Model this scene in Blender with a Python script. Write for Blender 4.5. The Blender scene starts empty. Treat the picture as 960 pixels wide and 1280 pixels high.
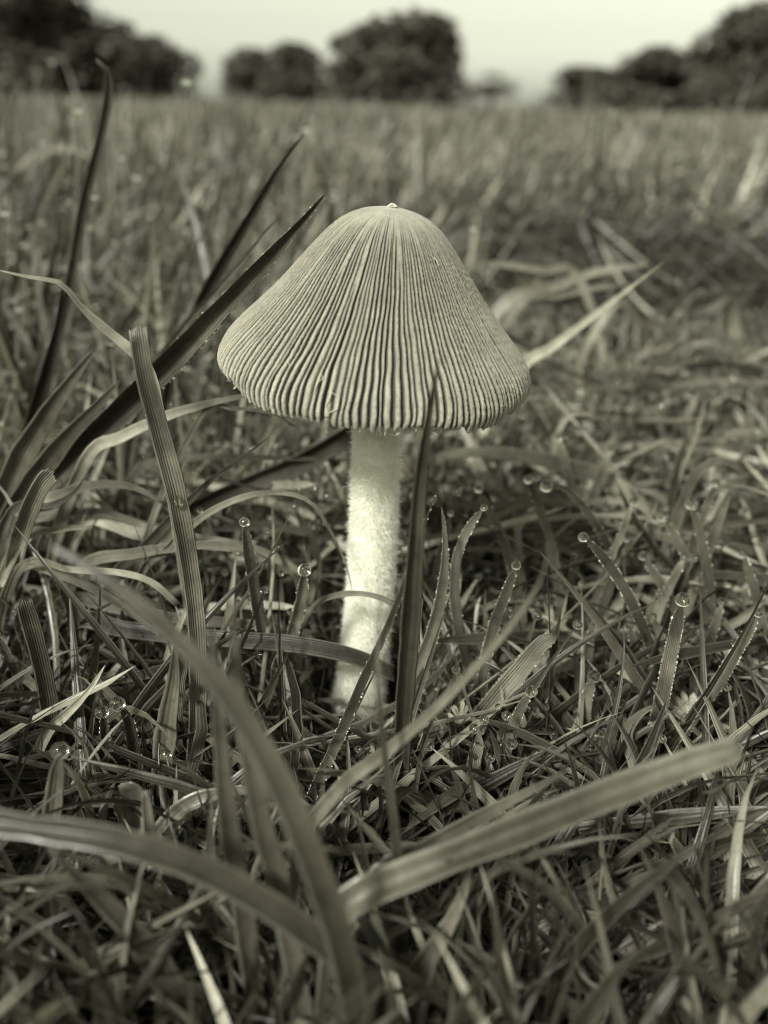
import bpy, bmesh, math
import numpy as np
from mathutils import Vector, Matrix, noise as mnoise

rng = np.random.default_rng(7)
SC = bpy.context.scene
COL = SC.collection

# ------------------------------------------------------------------ camera
H_CAM, D_CAM = 0.0854, 0.10          # camera height above the soil, distance to the stem
PITCH, ROLL = math.radians(27.0), math.radians(1.5)
FPX = 1000.0                         # focal length in pixels of the 960 x 1280 photograph
cam_d = bpy.data.cameras.new('camera')
cam = bpy.data.objects.new('camera', cam_d)
COL.objects.link(cam); SC.camera = cam
cam_d.sensor_fit = 'VERTICAL'; cam_d.sensor_height = 36.0; cam_d.sensor_width = 27.0
cam_d.lens = 36.0 * FPX / 1280.0
cam_d.clip_start = 0.004; cam_d.clip_end = 6000
CAM = Vector((0, -D_CAM, H_CAM))
Fv = Vector((0, math.cos(PITCH), -math.sin(PITCH)))
Rv = Vector((1, 0, 0)); Uv = Rv.cross(Fv)
q = Matrix.Rotation(-ROLL, 3, Fv)
Rv = q @ Rv; Uv = q @ Uv
rot = Matrix((Rv, Uv, -Fv)).transposed()
cam.matrix_world = Matrix.Translation(CAM) @ rot.to_4x4()
cam_d.dof.use_dof = True
cam_d.dof.focus_distance = 0.0975
cam_d.dof.aperture_fstop = cam_d.lens / 1.85      # entrance pupil 1.85 mm
cam_d.dof.aperture_blades = 0

# ------------------------------------------------------------------ light
SUN_EL, SUN_AZ = math.radians(44), math.radians(-142)   # azimuth from +Y (away from the camera), negative = left
w = bpy.data.worlds.new('World'); SC.world = w; w.use_nodes = True
nt = w.node_tree; nt.nodes.clear()
sky = nt.nodes.new('ShaderNodeTexSky'); sky.sky_type = 'NISHITA'; sky.sun_disc = False
sky.sun_elevation = SUN_EL; sky.sun_rotation = SUN_AZ
sky.air_density = 1.0; sky.dust_density = 1.4; sky.ozone_density = 1.0
hs = nt.nodes.new('ShaderNodeHueSaturation'); hs.inputs['Saturation'].default_value = 0.0
tint = nt.nodes.new('ShaderNodeMix'); tint.data_type = 'RGBA'; tint.blend_type = 'MULTIPLY'
tint.inputs['Factor'].default_value = 1.0
tint.inputs['B'].default_value = (0.97, 1.0, 0.80, 1)
bg = nt.nodes.new('ShaderNodeBackground'); bg.inputs['Strength'].default_value = 0.057
wo = nt.nodes.new('ShaderNodeOutputWorld')
nt.links.new(sky.outputs[0], hs.inputs['Color']); nt.links.new(hs.outputs[0], tint.inputs['A'])
nt.links.new(tint.outputs['Result'], bg.inputs['Color']); nt.links.new(bg.outputs[0], wo.inputs[0])
sd = bpy.data.lights.new('sun', 'SUN'); sd.energy = 2.0; sd.angle = math.radians(10); sd.color = (1.0, 0.98, 0.90)
sun = bpy.data.objects.new('sun', sd); COL.objects.link(sun)
sv = Vector((math.sin(SUN_AZ) * math.cos(SUN_EL), math.cos(SUN_AZ) * math.cos(SUN_EL), math.sin(SUN_EL)))
sun.rotation_euler = (-sv).to_track_quat('-Z', 'Y').to_euler()
SC.view_settings.view_transform = 'Standard'; SC.view_settings.look = 'None'
SC.view_settings.exposure = 1.47; SC.view_settings.gamma = 1.0
SC.cycles.use_denoising = True
SC.cycles.filter_width = 1.1
SC.cycles.max_bounces = 10; SC.cycles.transmission_bounces = 8
SC.cycles.sample_clamp_indirect = 25.0
SC.cycles.caustics_reflective = False

# ------------------------------------------------------------------ helpers
def g(x, y):
    """height of the soil, in metres"""
    n = mnoise.noise((x * 25, y * 25, 3.1)) * 0.0022 + mnoise.noise((x * 70, y * 70, 7.7)) * 0.0010
    r = math.hypot(x, y)
    far = min(1.0, max(0.0, (r - 0.12) / 0.4))
    n += far * mnoise.noise((x * 3.1, y * 3.1, 0.4)) * 0.010
    n += 0.036 * math.exp(-(((x - 0.19) / 0.17) ** 2 + ((y - 0.56) / 0.08) ** 2))     # tussock to the right
    n -= 0.008 * math.exp(-(((x - 0.15) / 0.10) ** 2 + ((y - 0.33) / 0.05) ** 2))     # hollow before it
    n += 0.018 * math.exp(-(((x + 0.25) / 0.16) ** 2 + ((y - 0.40) / 0.16) ** 2))     # low hump to the left
    return n

def ray(px, py):
    return (Fv + Rv * ((px - 480) / FPX) + Uv * ((640 - py) / FPX))

def at_y(px, py, Y):
    """the point seen at photo pixel (px, py) standing Y metres beyond the stem"""
    d = ray(px, py); t = (Y - CAM.y) / d.y
    return CAM + d * t

def depth(p): return (Vector(p) - CAM).dot(Fv)

def project(P):
    """(N,3) points -> px, py, depth"""
    d = np.asarray(P) - np.array(CAM)
    z = d @ np.array(Fv)
    zz = np.where(z > 1e-4, z, 1e-4)
    return 480 + FPX * (d @ np.array(Rv)) / zz, 640 - FPX * (d @ np.array(Uv)) / zz, z

def tag(o, label=None, cat=None, group=None, kind=None):
    if label: o['label'] = label
    if cat: o['category'] = cat
    if group: o['group'] = group
    if kind: o['kind'] = kind
    return o

def mesh_np(name, V, quads, mat, parent=None, uv=None, attrs=None, smooth=True):
    V = np.ascontiguousarray(V, dtype=np.float32).reshape(-1, 3)
    quads = np.ascontiguousarray(quads, dtype=np.int32)
    k = quads.shape[1]
    me = bpy.data.meshes.new(name)
    me.vertices.add(len(V)); me.vertices.foreach_set('co', V.ravel())
    me.loops.add(quads.size); me.loops.foreach_set('vertex_index', quads.ravel())
    me.polygons.add(len(quads))
    me.polygons.foreach_set('loop_start', np.arange(0, quads.size, k, dtype=np.int32))
    me.polygons.foreach_set('use_smooth', np.full(len(quads), smooth))
    if uv is not None:
        l = me.uv_layers.new(name='UVMap')
        l.data.foreach_set('uv', np.ascontiguousarray(uv[quads.ravel()], dtype=np.float32).ravel())
    for an, av in (attrs or {}).items():
        a = me.attributes.new(an, 'FLOAT', 'POINT')
        a.data.foreach_set('value', np.ascontiguousarray(av, dtype=np.float32))
    me.update(calc_edges=True); me.validate()
    if mat: me.materials.append(mat)
    o = bpy.data.objects.new(name, me); COL.objects.link(o)
    if parent: o.parent = parent
    return o

_ico = {}
def ico(sub):
    if sub not in _ico:
        bm = bmesh.new(); bmesh.ops.create_icosphere(bm, subdivisions=sub, radius=1.0)
        bm.verts.ensure_lookup_table()
        _ico[sub] = (np.array([v.co[:] for v in bm.verts]), np.array([[v.index for v in f.verts] for f in bm.faces]))
        bm.free()
    return _ico[sub]

def balls(name, pts, rad, mat, parent=None, sub=2, squash=1.0):
    V, F = ico(sub); pts = np.asarray(pts, dtype=float).reshape(-1, 3); rad = np.asarray(rad, dtype=float).reshape(-1)
    S = V * np.array([1, 1, squash])
    P = pts[:, None, :] + S[None] * rad[:, None, None]
    Q = F[None] + (np.arange(len(pts)) * len(V))[:, None, None]
    return mesh_np(name, P.reshape(-1, 3), Q.reshape(-1, 3), mat, parent)

# ------------------------------------------------------------------ materials
class MatB:
    def __init__(s, name):
        s.m = bpy.data.materials.new(name); s.m.use_nodes = True
        s.t = s.m.node_tree; s.t.nodes.clear(); s.out = s.n('ShaderNodeOutputMaterial')
    def n(s, kind, **kw):
        x = s.t.nodes.new(kind)
        for k, v in kw.items(): setattr(x, k, v)
        return x
    def l(s, a, b): s.t.links.new(a, b)
    def math(s, op, a, b=None, c=None, clamp=False):
        x = s.n('ShaderNodeMath', operation=op, use_clamp=clamp)
        for i, v in enumerate((a, b, c)):
            if v is None: continue
            if isinstance(v, (int, float)): x.inputs[i].default_value = v
            else: s.l(v, x.inputs[i])
        return x.outputs[0]
    def ramp(s, fac, stops):
        r = s.n('ShaderNodeValToRGB'); e = r.color_ramp.elements
        while len(e) < len(stops): e.new(0.5)
        for k, (p, c) in enumerate(stops): e[k].position = p; e[k].color = (*c, 1)
        s.l(fac, r.inputs[0]); return r.outputs[0]
    def mix(s, fac, a, b, mode='MIX'):
        x = s.n('ShaderNodeMix', data_type='RGBA', blend_type=mode)
        for key, v in (('Factor', fac), ('A', a), ('B', b)):
            if isinstance(v, (int, float)): x.inputs[key].default_value = v
            elif isinstance(v, tuple): x.inputs[key].default_value = (*v, 1)
            else: s.l(v, x.inputs[key])
        return x.outputs['Result']
    def noise(s, vec, scale, detail=3, rough=0.55, out='Fac'):
        x = s.n('ShaderNodeTexNoise'); x.inputs['Scale'].default_value = scale
        x.inputs['Detail'].default_value = detail; x.inputs['Roughness'].default_value = rough
        if vec is not None: s.l(vec, x.inputs['Vector'])
        return x.outputs[out]

def grass_material(name, veins=9.0, trans=0.20, vein_depth=0.5, gloss=0.42, vcol=0.11):
    b = MatB(name)
    tc = b.n('ShaderNodeTexCoord'); geo = b.n('ShaderNodeNewGeometry')
    tone = b.n('ShaderNodeAttribute', attribute_name='tone').outputs['Fac']
    sep = b.n('ShaderNodeSeparateXYZ'); b.l(tc.outputs['UV'], sep.inputs[0])
    base = b.ramp(tone, [(0.0, (0.015, 0.0125, 0.0080)), (0.35, (0.072, 0.066, 0.051)),
                         (0.65, (0.215, 0.205, 0.163)), (1.0, (0.58, 0.565, 0.46))])
    # veins run along the blade: colour and relief across u
    vn = b.math('SINE', b.math('MULTIPLY', sep.outputs[0], veins * 2 * math.pi))
    # streaks stretched along the blade
    mp = b.n('ShaderNodeMapping'); mp.inputs['Scale'].default_value = (14, 1.2, 1); b.l(tc.outputs['UV'], mp.inputs[0])
    st = b.noise(mp.outputs[0], 2.2, 4, 0.6)
    blot = b.noise(geo.outputs['Position'], 420, 4, 0.6)
    k1 = b.math('MULTIPLY_ADD', st, 1.7, 0.12)
    k2 = b.math('MULTIPLY_ADD', blot, 1.3, 0.32)
    k3 = b.math('MULTIPLY_ADD', vn, vcol, 1.0)
    kk = b.math('MULTIPLY', b.math('MULTIPLY', k1, k2), k3)
    cc = b.n('ShaderNodeCombineXYZ')
    for i in range(3): b.l(kk, cc.inputs[i])
    col = b.mix(1.0, base, cc.outputs[0], 'MULTIPLY')
    # tip and margins dry out a little paler
    ed = b.math('POWER', b.math('ABSOLUTE', b.math('MULTIPLY_ADD', sep.outputs[0], 2.0, -1.0)), 8.0)
    col = b.mix(b.math('MULTIPLY', ed, 0.35), col, (0.36, 0.355, 0.28))
    bump = b.n('ShaderNodeBump'); bump.inputs['Strength'].default_value = vein_depth
    bump.inputs['Distance'].default_value = 0.00012
    hgt = b.math('ADD', b.math('MULTIPLY', vn, 0.6), b.math('MULTIPLY', b.noise(geo.outputs['Position'], 2600, 2, 0.5), 0.8))
    b.l(hgt, bump.inputs['Height'])
    p = b.n('ShaderNodeBsdfPrincipled')
    b.l(col, p.inputs['Base Color']); b.l(bump.outputs[0], p.inputs['Normal'])
    rr = b.math('MULTIPLY_ADD', blot, 0.45, gloss - 0.26); b.l(rr, p.inputs['Roughness'])
    p.inputs['Specular IOR Level'].default_value = 0.5
    tr = b.n('ShaderNodeBsdfTranslucent')
    b.l(b.mix(1.0, col, (1.35, 1.35, 1.2), 'MULTIPLY'), tr.inputs['Color']); b.l(bump.outputs[0], tr.inputs['Normal'])
    mx = b.n('ShaderNodeMixShader'); mx.inputs[0].default_value = trans
    b.l(p.outputs[0], mx.inputs[1]); b.l(tr.outputs[0], mx.inputs[2]); b.l(mx.outputs[0], b.out.inputs[0])
    return b.m

M_TURF = grass_material('grass_leaf', veins=3.0, vein_depth=0.35)
M_HERO = grass_material('ribbed_grass_leaf', veins=8.0, vein_depth=0.75, gloss=0.40)
M_SOFT = grass_material('plain_grass_leaf', veins=4.0, vein_depth=0.3, gloss=0.36, vcol=0.05)

def glass_material():
    b = MatB('water')
    p = b.n('ShaderNodeBsdfPrincipled')
    p.inputs['Base Color'].default_value = (0.98, 1.0, 0.93, 1)
    p.inputs['Roughness'].default_value = 0.0; p.inputs['IOR'].default_value = 1.333
    p.inputs['Transmission Weight'].default_value = 1.0
    b.l(p.outputs[0], b.out.inputs[0]); return b.m
M_WATER = glass_material()
def fine_dew_material():
    b = MatB('fine_dew')
    p = b.n('ShaderNodeBsdfPrincipled')
    p.inputs['Base Color'].default_value = (0.82, 0.83, 0.72, 1)  # whitish base paints in the bright glints of the tiny droplets
    p.inputs['Roughness'].default_value = 0.15; p.inputs['IOR'].default_value = 1.33
    p.inputs['Transmission Weight'].default_value = 0.35
    b.l(p.outputs[0], b.out.inputs[0]); return b.m
M_DEW = fine_dew_material()

def soil_material():
    b = MatB('soil_and_thatch')
    geo = b.n('ShaderNodeNewGeometry')
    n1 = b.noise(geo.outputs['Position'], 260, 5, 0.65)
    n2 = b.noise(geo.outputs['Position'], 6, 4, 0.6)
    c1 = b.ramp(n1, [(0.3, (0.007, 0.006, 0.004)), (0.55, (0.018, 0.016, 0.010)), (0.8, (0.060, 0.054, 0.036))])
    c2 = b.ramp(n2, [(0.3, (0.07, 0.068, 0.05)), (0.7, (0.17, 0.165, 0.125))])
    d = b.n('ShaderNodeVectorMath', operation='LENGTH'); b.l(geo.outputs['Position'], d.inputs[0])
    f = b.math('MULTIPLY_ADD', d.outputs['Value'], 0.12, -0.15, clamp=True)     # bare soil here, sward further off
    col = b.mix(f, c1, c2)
    bump = b.n('ShaderNodeBump'); bump.inputs['Strength'].default_value = 0.9; bump.inputs['Distance'].default_value = 0.0008
    b.l(n1, bump.inputs['Height'])
    p = b.n('ShaderNodeBsdfPrincipled'); p.inputs['Roughness'].default_value = 0.85
    b.l(col, p.inputs['Base Color']); b.l(bump.outputs[0], p.inputs['Normal']); b.l(p.outputs[0], b.out.inputs[0])
    return b.m
M_SOIL = soil_material()

def cap_material():
    b = MatB('pleated_cap_skin')
    geo = b.n('ShaderNodeNewGeometry'); tc = b.n('ShaderNodeTexCoord')
    gr = b.n('ShaderNodeAttribute', attribute_name='groove').outputs['Fac']
    dn = b.n('ShaderNodeAttribute', attribute_name='down').outputs['Fac']
    fine = b.noise(geo.outputs['Position'], 2400, 4, 0.75)
    mid = b.noise(geo.outputs['Position'], 520, 4, 0.6)
    mp = b.n('ShaderNodeMapping'); mp.inputs['Scale'].default_value = (150, 2.5, 1); b.l(tc.outputs['UV'], mp.inputs[0])
    stk = b.noise(mp.outputs[0], 1.0, 4, 0.65)
    ridge = b.ramp(dn, [(0.0, (0.33, 0.318, 0.25)), (0.25, (0.25, 0.239, 0.183)), (0.7, (0.285, 0.273, 0.21)), (1.0, (0.37, 0.358, 0.28))])
    k = b.math('MULTIPLY', b.math('MULTIPLY_ADD', mid, 1.0, 0.5), b.math('MULTIPLY_ADD', fine, 1.1, 0.45))
    k = b.math('MULTIPLY', k, b.math('MULTIPLY_ADD', stk, 0.8, 0.6))
    cc = b.n('ShaderNodeCombineXYZ')
    for i in range(3): b.l(k, cc.inputs[i])
    ridge = b.mix(1.0, ridge, cc.outputs[0], 'MULTIPLY')
    # thin flesh between the pleats: the dark gills show through it
    f = b.math('MULTIPLY_ADD', gr, 1.25, b.math('MULTIPLY_ADD', fine, 0.6, -0.3), clamp=True)
    col = b.mix(f, ridge, (0.032, 0.028, 0.020))
    bump = b.n('ShaderNodeBump'); bump.inputs['Strength'].default_value = 0.8; bump.inputs['Distance'].default_value = 0.00035
    b.l(b.math('ADD', fine, b.math('MULTIPLY', mid, 0.6)), bump.inputs['Height'])
    p = b.n('ShaderNodeBsdfPrincipled'); p.inputs['Roughness'].default_value = 0.62
    p.inputs['Sheen Weight'].default_value = 0.25; p.inputs['Sheen Roughness'].default_value = 0.5
    b.l(col, p.inputs['Base Color']); b.l(bump.outputs[0], p.inputs['Normal']); b.l(p.outputs[0], b.out.inputs[0])
    return b.m

def plain_material(name, c, rough=0.7, nscale=900, amount=0.5, bumpd=0.0001, trans=0.0, sss=0.0, zs=1.0):
    b = MatB(name); geo = b.n('ShaderNodeNewGeometry')
    mp = b.n('ShaderNodeMapping'); mp.inputs['Scale'].default_value = (1, 1, zs); b.l(geo.outputs['Position'], mp.inputs[0])
    n = b.noise(mp.outputs[0], nscale, 4, 0.6)
    k = b.math('MULTIPLY_ADD', n, amount * 2, 1 - amount)
    cc = b.n('ShaderNodeCombineXYZ')
    for i in range(3): b.l(k, cc.inputs[i])
    col = b.mix(1.0, c, cc.outputs[0], 'MULTIPLY')
    bump = b.n('ShaderNodeBump'); bump.inputs['Strength'].default_value = 0.7; bump.inputs['Distance'].default_value = bumpd
    b.l(n, bump.inputs['Height'])
    p = b.n('ShaderNodeBsdfPrincipled'); p.inputs['Roughness'].default_value = rough
    if sss:
        p.inputs['Subsurface Weight'].default_value = sss
        p.inputs['Subsurface Radius'].default_value = (1, 0.95, 0.8); p.inputs['Subsurface Scale'].default_value = 0.0015
    b.l(col, p.inputs['Base Color']); b.l(bump.outputs[0], p.inputs['Normal'])
    sh = p.outputs[0]
    if trans:
        tr = b.n('ShaderNodeBsdfTranslucent'); b.l(col, tr.inputs['Color'])
        mx = b.n('ShaderNodeMixShader'); mx.inputs[0].default_value = trans
        b.l(sh, mx.inputs[1]); b.l(tr.outputs[0], mx.inputs[2]); sh = mx.outputs[0]
    b.l(sh, b.out.inputs[0]); return b.m

M_CAP = cap_material()
M_STEM = plain_material('stem_flesh', (0.90, 0.90, 0.83), 0.7, 1600, 0.06, 0.0002, sss=0.5, zs=0.08)
M_FUZZ = plain_material('white_fuzz', (0.95, 0.95, 0.89), 0.6, 800, 0.05, 0.00001, trans=0.55)
M_GILL = plain_material('gill_flesh', (0.10, 0.09, 0.06), 0.8)
M_BARK = plain_material('bark', (0.06, 0.055, 0.04), 0.9, 3, 0.5, 0.02)
M_CROWN = plain_material('tree_foliage', (0.068, 0.061, 0.047), 0.6, 0.6, 0.5, 0.01, trans=0.2)

# ------------------------------------------------------------------ ground sheet to the horizon
def build_ground():
    na = 220
    rr = np.concatenate([[0.0], np.geomspace(0.006, 3500, 300)])
    th = np.linspace(0, 2 * np.pi, na, endpoint=False)
    V = []
    for r in rr:
        for t in th:
            x, y = r * math.cos(t), r * math.sin(t)
            V.append((x, y, g(x, y) if r < 30 else 0.0))
    i, j = np.meshgrid(np.arange(len(rr) - 1), np.arange(na), indexing='ij')
    a = i * na + j; b_ = i * na + (j + 1) % na; c = (i + 1) * na + (j + 1) % na; d = (i + 1) * na + j
    Q = np.stack([a, d, c, b_], -1).reshape(-1, 4)
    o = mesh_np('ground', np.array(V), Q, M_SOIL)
    tag(o, 'dark damp soil of the meadow under the grass, running to the horizon', kind='structure')
build_ground()

# ------------------------------------------------------------------ distant trees
def crown_mesh(seed, lobes, nleaf=5200, leaf=0.045):
    """unit crown (height 1, about 1 wide) of leaf clumps gathered in lobes"""
    r = np.random.default_rng(seed)
    cs, rs = [], []
    for k in range(lobes):
        a = r.uniform(0, 2 * np.pi); h = r.uniform(0.02, 1.0)
        env = 0.44 * math.sqrt(max(0.02, 1 - max(0.0, (h - 0.38) / 0.62) ** 2))
        rad = r.uniform(0.14, 0.24) * (1.0 if h < 0.7 else 0.8)
        d = max(0.0, env - rad * 0.5) * r.uniform(0.35, 1)
        cs.append((d * math.cos(a), d * math.sin(a), 0.04 + h * 0.80)); rs.append(rad)
    cs.append((0, 0, 0.62)); rs.append(0.34); cs.append((0, 0, 0.3)); rs.append(0.36); cs.append((0.12, 0.1, 0.15)); rs.append(0.3); cs.append((-0.14, 0, 0.15)); rs.append(0.3)
    cs = np.array(cs); rs = np.array(rs)
    k = r.integers(0, len(cs), nleaf)
    v = r.normal(size=(nleaf, 3)); v /= np.linalg.norm(v, axis=1)[:, None]
    P = cs[k] + v * (rs[k] * r.uniform(0.35, 1.08, nleaf) ** 0.5)[:, None]
    P[:, 2] = np.maximum(P[:, 2], 0.01)
    n = v + r.normal(scale=0.7, size=(nleaf, 3)); n /= np.linalg.norm(n, axis=1)[:, None]
    t = np.cross(n, r.normal(size=(nleaf, 3))); t /= np.linalg.norm(t, axis=1)[:, None]
    b = np.cross(n, t)
    s = (leaf * r.uniform(0.5, 1.1, nleaf))[:, None]
    V = np.stack([P - t * s, P - b * s * 0.6, P + t * s + n * s * 0.3, P + b * s * 0.6], 1)
    return V.reshape(-1, 3), np.arange(nleaf * 4).reshape(-1, 4)

def limb_mesh(seed):
    r = np.random.default_rng(seed + 50)
    V, Q = [], []
    def tube(p0, p1, r0, r1, bend):
        n = 8; base = len(V); m = 5
        for i in range(m):
            s = i / (m - 1); c = p0.lerp(p1, s) + bend * math.sin(s * math.pi); rad = r0 + (r1 - r0) * s
            for j in range(n):
                a = 2 * math.pi * j / n; V.append((c.x + rad * math.cos(a), c.y + rad * math.sin(a), c.z))
        for i in range(m - 1):
            for j in range(n):
                Q.append((base + i * n + j, base + i * n + (j + 1) % n, base + (i + 1) * n + (j + 1) % n, base + (i + 1) * n + j))
    tube(Vector((0, 0, -0.02)), Vector((0.01, 0, 0.62)), 0.045, 0.015, Vector((0.01, 0.01, 0)))
    for k in range(6):
        a = k * 1.1 + r.uniform(0, 0.5); z = r.uniform(0.14, 0.42)
        tube(Vector((0, 0, z)), Vector((0.28 * math.cos(a), 0.28 * math.sin(a), z + r.uniform(0.18, 0.38))), 0.02, 0.006, Vector((0, 0, -0.02)))
    return np.array(V), np.array(Q)

def tree(px, top, wpx, dist, seed, label, lobes=14, lift=0.0, nleaf=5200, leaf=0.045):
    base = at_y(px, 0, dist); base.z = 0.0
    top_p = at_y(px, top, dist); h = top_p.z; wid = wpx / FPX * (dist * math.cos(PITCH) + 0.05)
    # horizontal width of the pixel span at that distance
    wid = wpx / FPX * depth(Vector((base.x, dist, h * 0.5)))
    e = bpy.data.objects.new('tree', None); COL.objects.link(e); e.location = base
    e.rotation_euler = (0, 0, seed * 1.3)
    tag(e, label, 'tree', 'trees along the far edge of the meadow')
    V, Q = crown_mesh(seed, lobes, nleaf, leaf)
    V = V * np.array([wid * 1.3, wid * 1.3, h * (1 - lift)]) + np.array([0, 0, h * lift])
    mesh_np('crown', V, Q, M_CROWN, e, smooth=False)
    V, Q = limb_mesh(seed)
    V = V * np.array([wid, wid, h])
    mesh_np('trunk', V, Q, M_BARK, e)

tree(20, -60, 230, 55, 1, 'very tall dark tree at the far left, its top cut off by the frame', 20)
tree(120, 22, 140, 62, 2, 'dark tree sloping down to the right of the tall leftmost tree', 12)
tree(190, 40, 84, 66, 3, 'small rounded tree at the right end of the left-hand group', 12)
tree(314, 56, 96, 78, 4, 'loose-crowned left tree of the middle pair, left of the big round one', 11, nleaf=3600)
tree(366, 52, 100, 75, 5, 'squat dark right tree of the middle pair, touching its left neighbour', 14)
tree(455, 30, 110, 70, 6, 'rounded dark tree joined to the left side of the big round tree', 14)
tree(518, 4, 150, 64, 7, 'big round dark tree on the skyline right above the mushroom', 18, nleaf=6500)
tree(623, 88, 72, 170, 8, 'small pale far-off tree with a thin umbrella crown, alone on the skyline', 9, lift=0.25, nleaf=2600, leaf=0.026)
tree(748, 80, 110, 70, 9, 'low dark rounded tree at the left end of the right-hand group', 12)
tree(850, 56, 160, 66, 10, 'broad dark tree in the middle of the right-hand group', 14)
tree(800, 92, 130, 68, 11, 'lowest bushy tree filling the dip within the right-hand group', 12)
tree(955, 0, 150, 58, 12, 'tall dark tree at the far right edge of the picture', 18)

# ------------------------------------------------------------------ the mushroom
def X0(): return at_y(452, 884, 0.0).x
MUSH = bpy.data.objects.new('mushroom', None); COL.objects.link(MUSH)
MUSH.location = (X0(), 0, 0)
tag(MUSH, 'tall mushroom with a pleated bell cap and a white fuzzy stem, standing in wet grass', 'mushroom')
ML = Vector(MUSH.location)

APEX = at_y(490, 259, 0.0)
RIMC = at_y(477, 470, 0.0)
CAP_R = 194 / FPX * depth(RIMC)
axis = Matrix.Rotation(math.radians(5.2), 3, 'Y') @ Matrix.Rotation(math.radians(1.0), 3, 'X')
AX = np.array(axis)

def build_cap():
    NP, SUB, NS = 148, 12, 130
    prof = np.array([(0, 0), (16, 1.5), (33, 6), (48, 14), (62, 26), (75, 42), (89, 62), (105, 86), (121, 111), (139, 135),
                     (157, 158), (173, 178), (185, 195), (191, 209), (194, 220), (193, 229), (189, 235)], float)
    seg = np.r_[0, np.cumsum(np.hypot(*np.diff(prof, axis=0).T))]; seg /= seg[-1]
    s = np.linspace(0, 1, NS) ** 0.92
    # smooth interpolation (Catmull-like through dense resample and box blur)
    ss = np.linspace(0, 1, 800)
    pr = np.interp(ss, seg, prof[:, 0]); pz = np.interp(ss, seg, prof[:, 1])
    ker = np.hanning(61); ker /= ker.sum()
    def blur(a, odd):
        left = -a[1:31][::-1] if odd else a[1:31][::-1]
        right = 2 * a[-1] - a[-31:-1][::-1]
        return np.convolve(np.r_[left, a, right], ker, 'valid')
    pr = blur(pr, True); pz = blur(pz, False)
    r = np.interp(s, ss, pr); z = np.interp(s, ss, pz) - pz[0]
    k = CAP_R / 194.0; r = r * k; z = -z * k * 0.835
    global RIM_Z; RIM_Z = float(z[-1])
    dr = np.gradient(r, s); dz = np.gradient(z, s); L = np.hypot(dr, dz); nr, nz = -dz / L, dr / L
    NT = NP * SUB
    th = np.arange(NT) / NT * 2 * np.pi
    S, T = np.meshgrid(np.arange(NS), np.arange(NT), indexing='ij')
    sv_, tv = s[S], th[T]
    pid = (T // SUB)
    rg = np.random.default_rng(3)
    start = np.where(rg.uniform(size=NP) < 0.16, rg.uniform(0.2, 0.45, NP), rg.uniform(0.03, 0.17, NP)) + 0.05 * np.sin(np.arange(NP) * 1.7); strong = rg.uniform(0.75, 1.15, NP)
    depthv = rg.uniform(0.4, 1.5, NP)
    # wander of the pleats
    wob = 0.45 * (0.010 * np.sin(sv_ * 9 + tv * 5) + 0.006 * np.sin(sv_ * 23 + tv * 11 + 1) + 0.004 * np.sin(sv_ * 47 + tv * 31))
    ph = (T % SUB) / SUB
    f = np.clip(np.abs(np.sin(np.pi * ph)) * 1.22, 0, 1) ** 1.5              # 0 in the groove, 1 on the ridge
    # groove identity belongs to the boundary between two pleats
    gi = np.where(ph < 0.5, pid, (pid + 1) % NP)
    up = np.clip((sv_ - start[gi]) / 0.22, 0, 1); up = up * up * (3 - 2 * up)
    crowd = np.clip(r[S] / (0.34 * CAP_R), 0, 1) ** 1.3
    amp = up * crowd * (1 - 0.45 * np.clip((sv_ - 0.93) / 0.07, 0, 1))
    spacing = 2 * np.pi * np.maximum(r, 1e-6)[S] / NP
    gd = amp * (1 - f) * depthv[gi] * np.minimum(spacing * 0.75, 0.00065)
    bead = amp * f * (0.00003 * np.sin(sv_ * 330 + pid * 2.1 + 4 * np.sin(sv_ * 50 + pid)) + rg.normal(0, 0.000022, (NS, NT)))
    hgt = -gd + bead * strong[pid]
    off = rg.normal(0, 0.19, NP); off = off * 2 * np.pi / NP
    drift = rg.normal(0, 0.12, NP) * 2 * np.pi / NP
    o0, o1 = off[pid] + drift[pid] * np.sin(sv_ * 9 + pid), off[(pid + 1) % NP] + drift[(pid + 1) % NP] * np.sin(sv_ * 9 + (pid + 1) % NP)
    tv2 = tv + wob * amp + (o0 * (1 - ph) + o1 * ph) * amp
    big = 1 + 0.012 * np.sin(tv * 3 + 0.6) + 0.008 * np.sin(tv * 7 + 2)
    R_ = r[S] * np.where(sv_ > 0.2, 1 + (big - 1) * np.minimum(1, (sv_ - 0.2) * 2), 1) + hgt * nr[S]
    Z_ = z[S] + hgt * nz[S]
    # scalloped, slightly ragged rim
    rim = np.clip((sv_ - 0.955) / 0.045, 0, 1)
    ragged = rg.uniform(-1, 1, NP)[pid]
    nick = np.where(rg.uniform(size=NP) < 0.10, rg.uniform(0.3, 1.0, NP), 0.0)[pid]
    Z_ += rim * nick * 0.0007
    Z_ += rim * (-0.00012 * f * (1 + 1.6 * ragged) + 0.0004 * np.sin(tv * 4 + 1) + 0.0003 * np.sin(tv * 9))
    P = np.stack([R_ * np.cos(tv2), R_ * np.sin(tv2), Z_], -1).reshape(-1, 3)
    groove = (amp * (1 - f) ** 0.9 * (0.45 + 0.85 * depthv[gi]) * 1.25).reshape(-1)
    uvs = np.stack([T / NT, sv_], -1).reshape(-1, 2)
    nV = len(P)
    i, j = np.meshgrid(np.arange(NS - 1), np.arange(NT), indexing='ij')
    a = i * NT + j; b_ = i * NT + (j + 1) % NT; c = (i + 1) * NT + (j + 1) % NT; d = (i + 1) * NT + j
    Q = np.stack([a, d, c, b_], -1).reshape(-1, 4)
    # inner skin
    NI, NA = 40, NT // 6
    si = np.linspace(1, 0, NI); ri = np.interp(si, s, r) ; zi = np.interp(si, s, z)
    nri, nzi = np.interp(si, s, nr), np.interp(si, s, nz)
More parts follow.
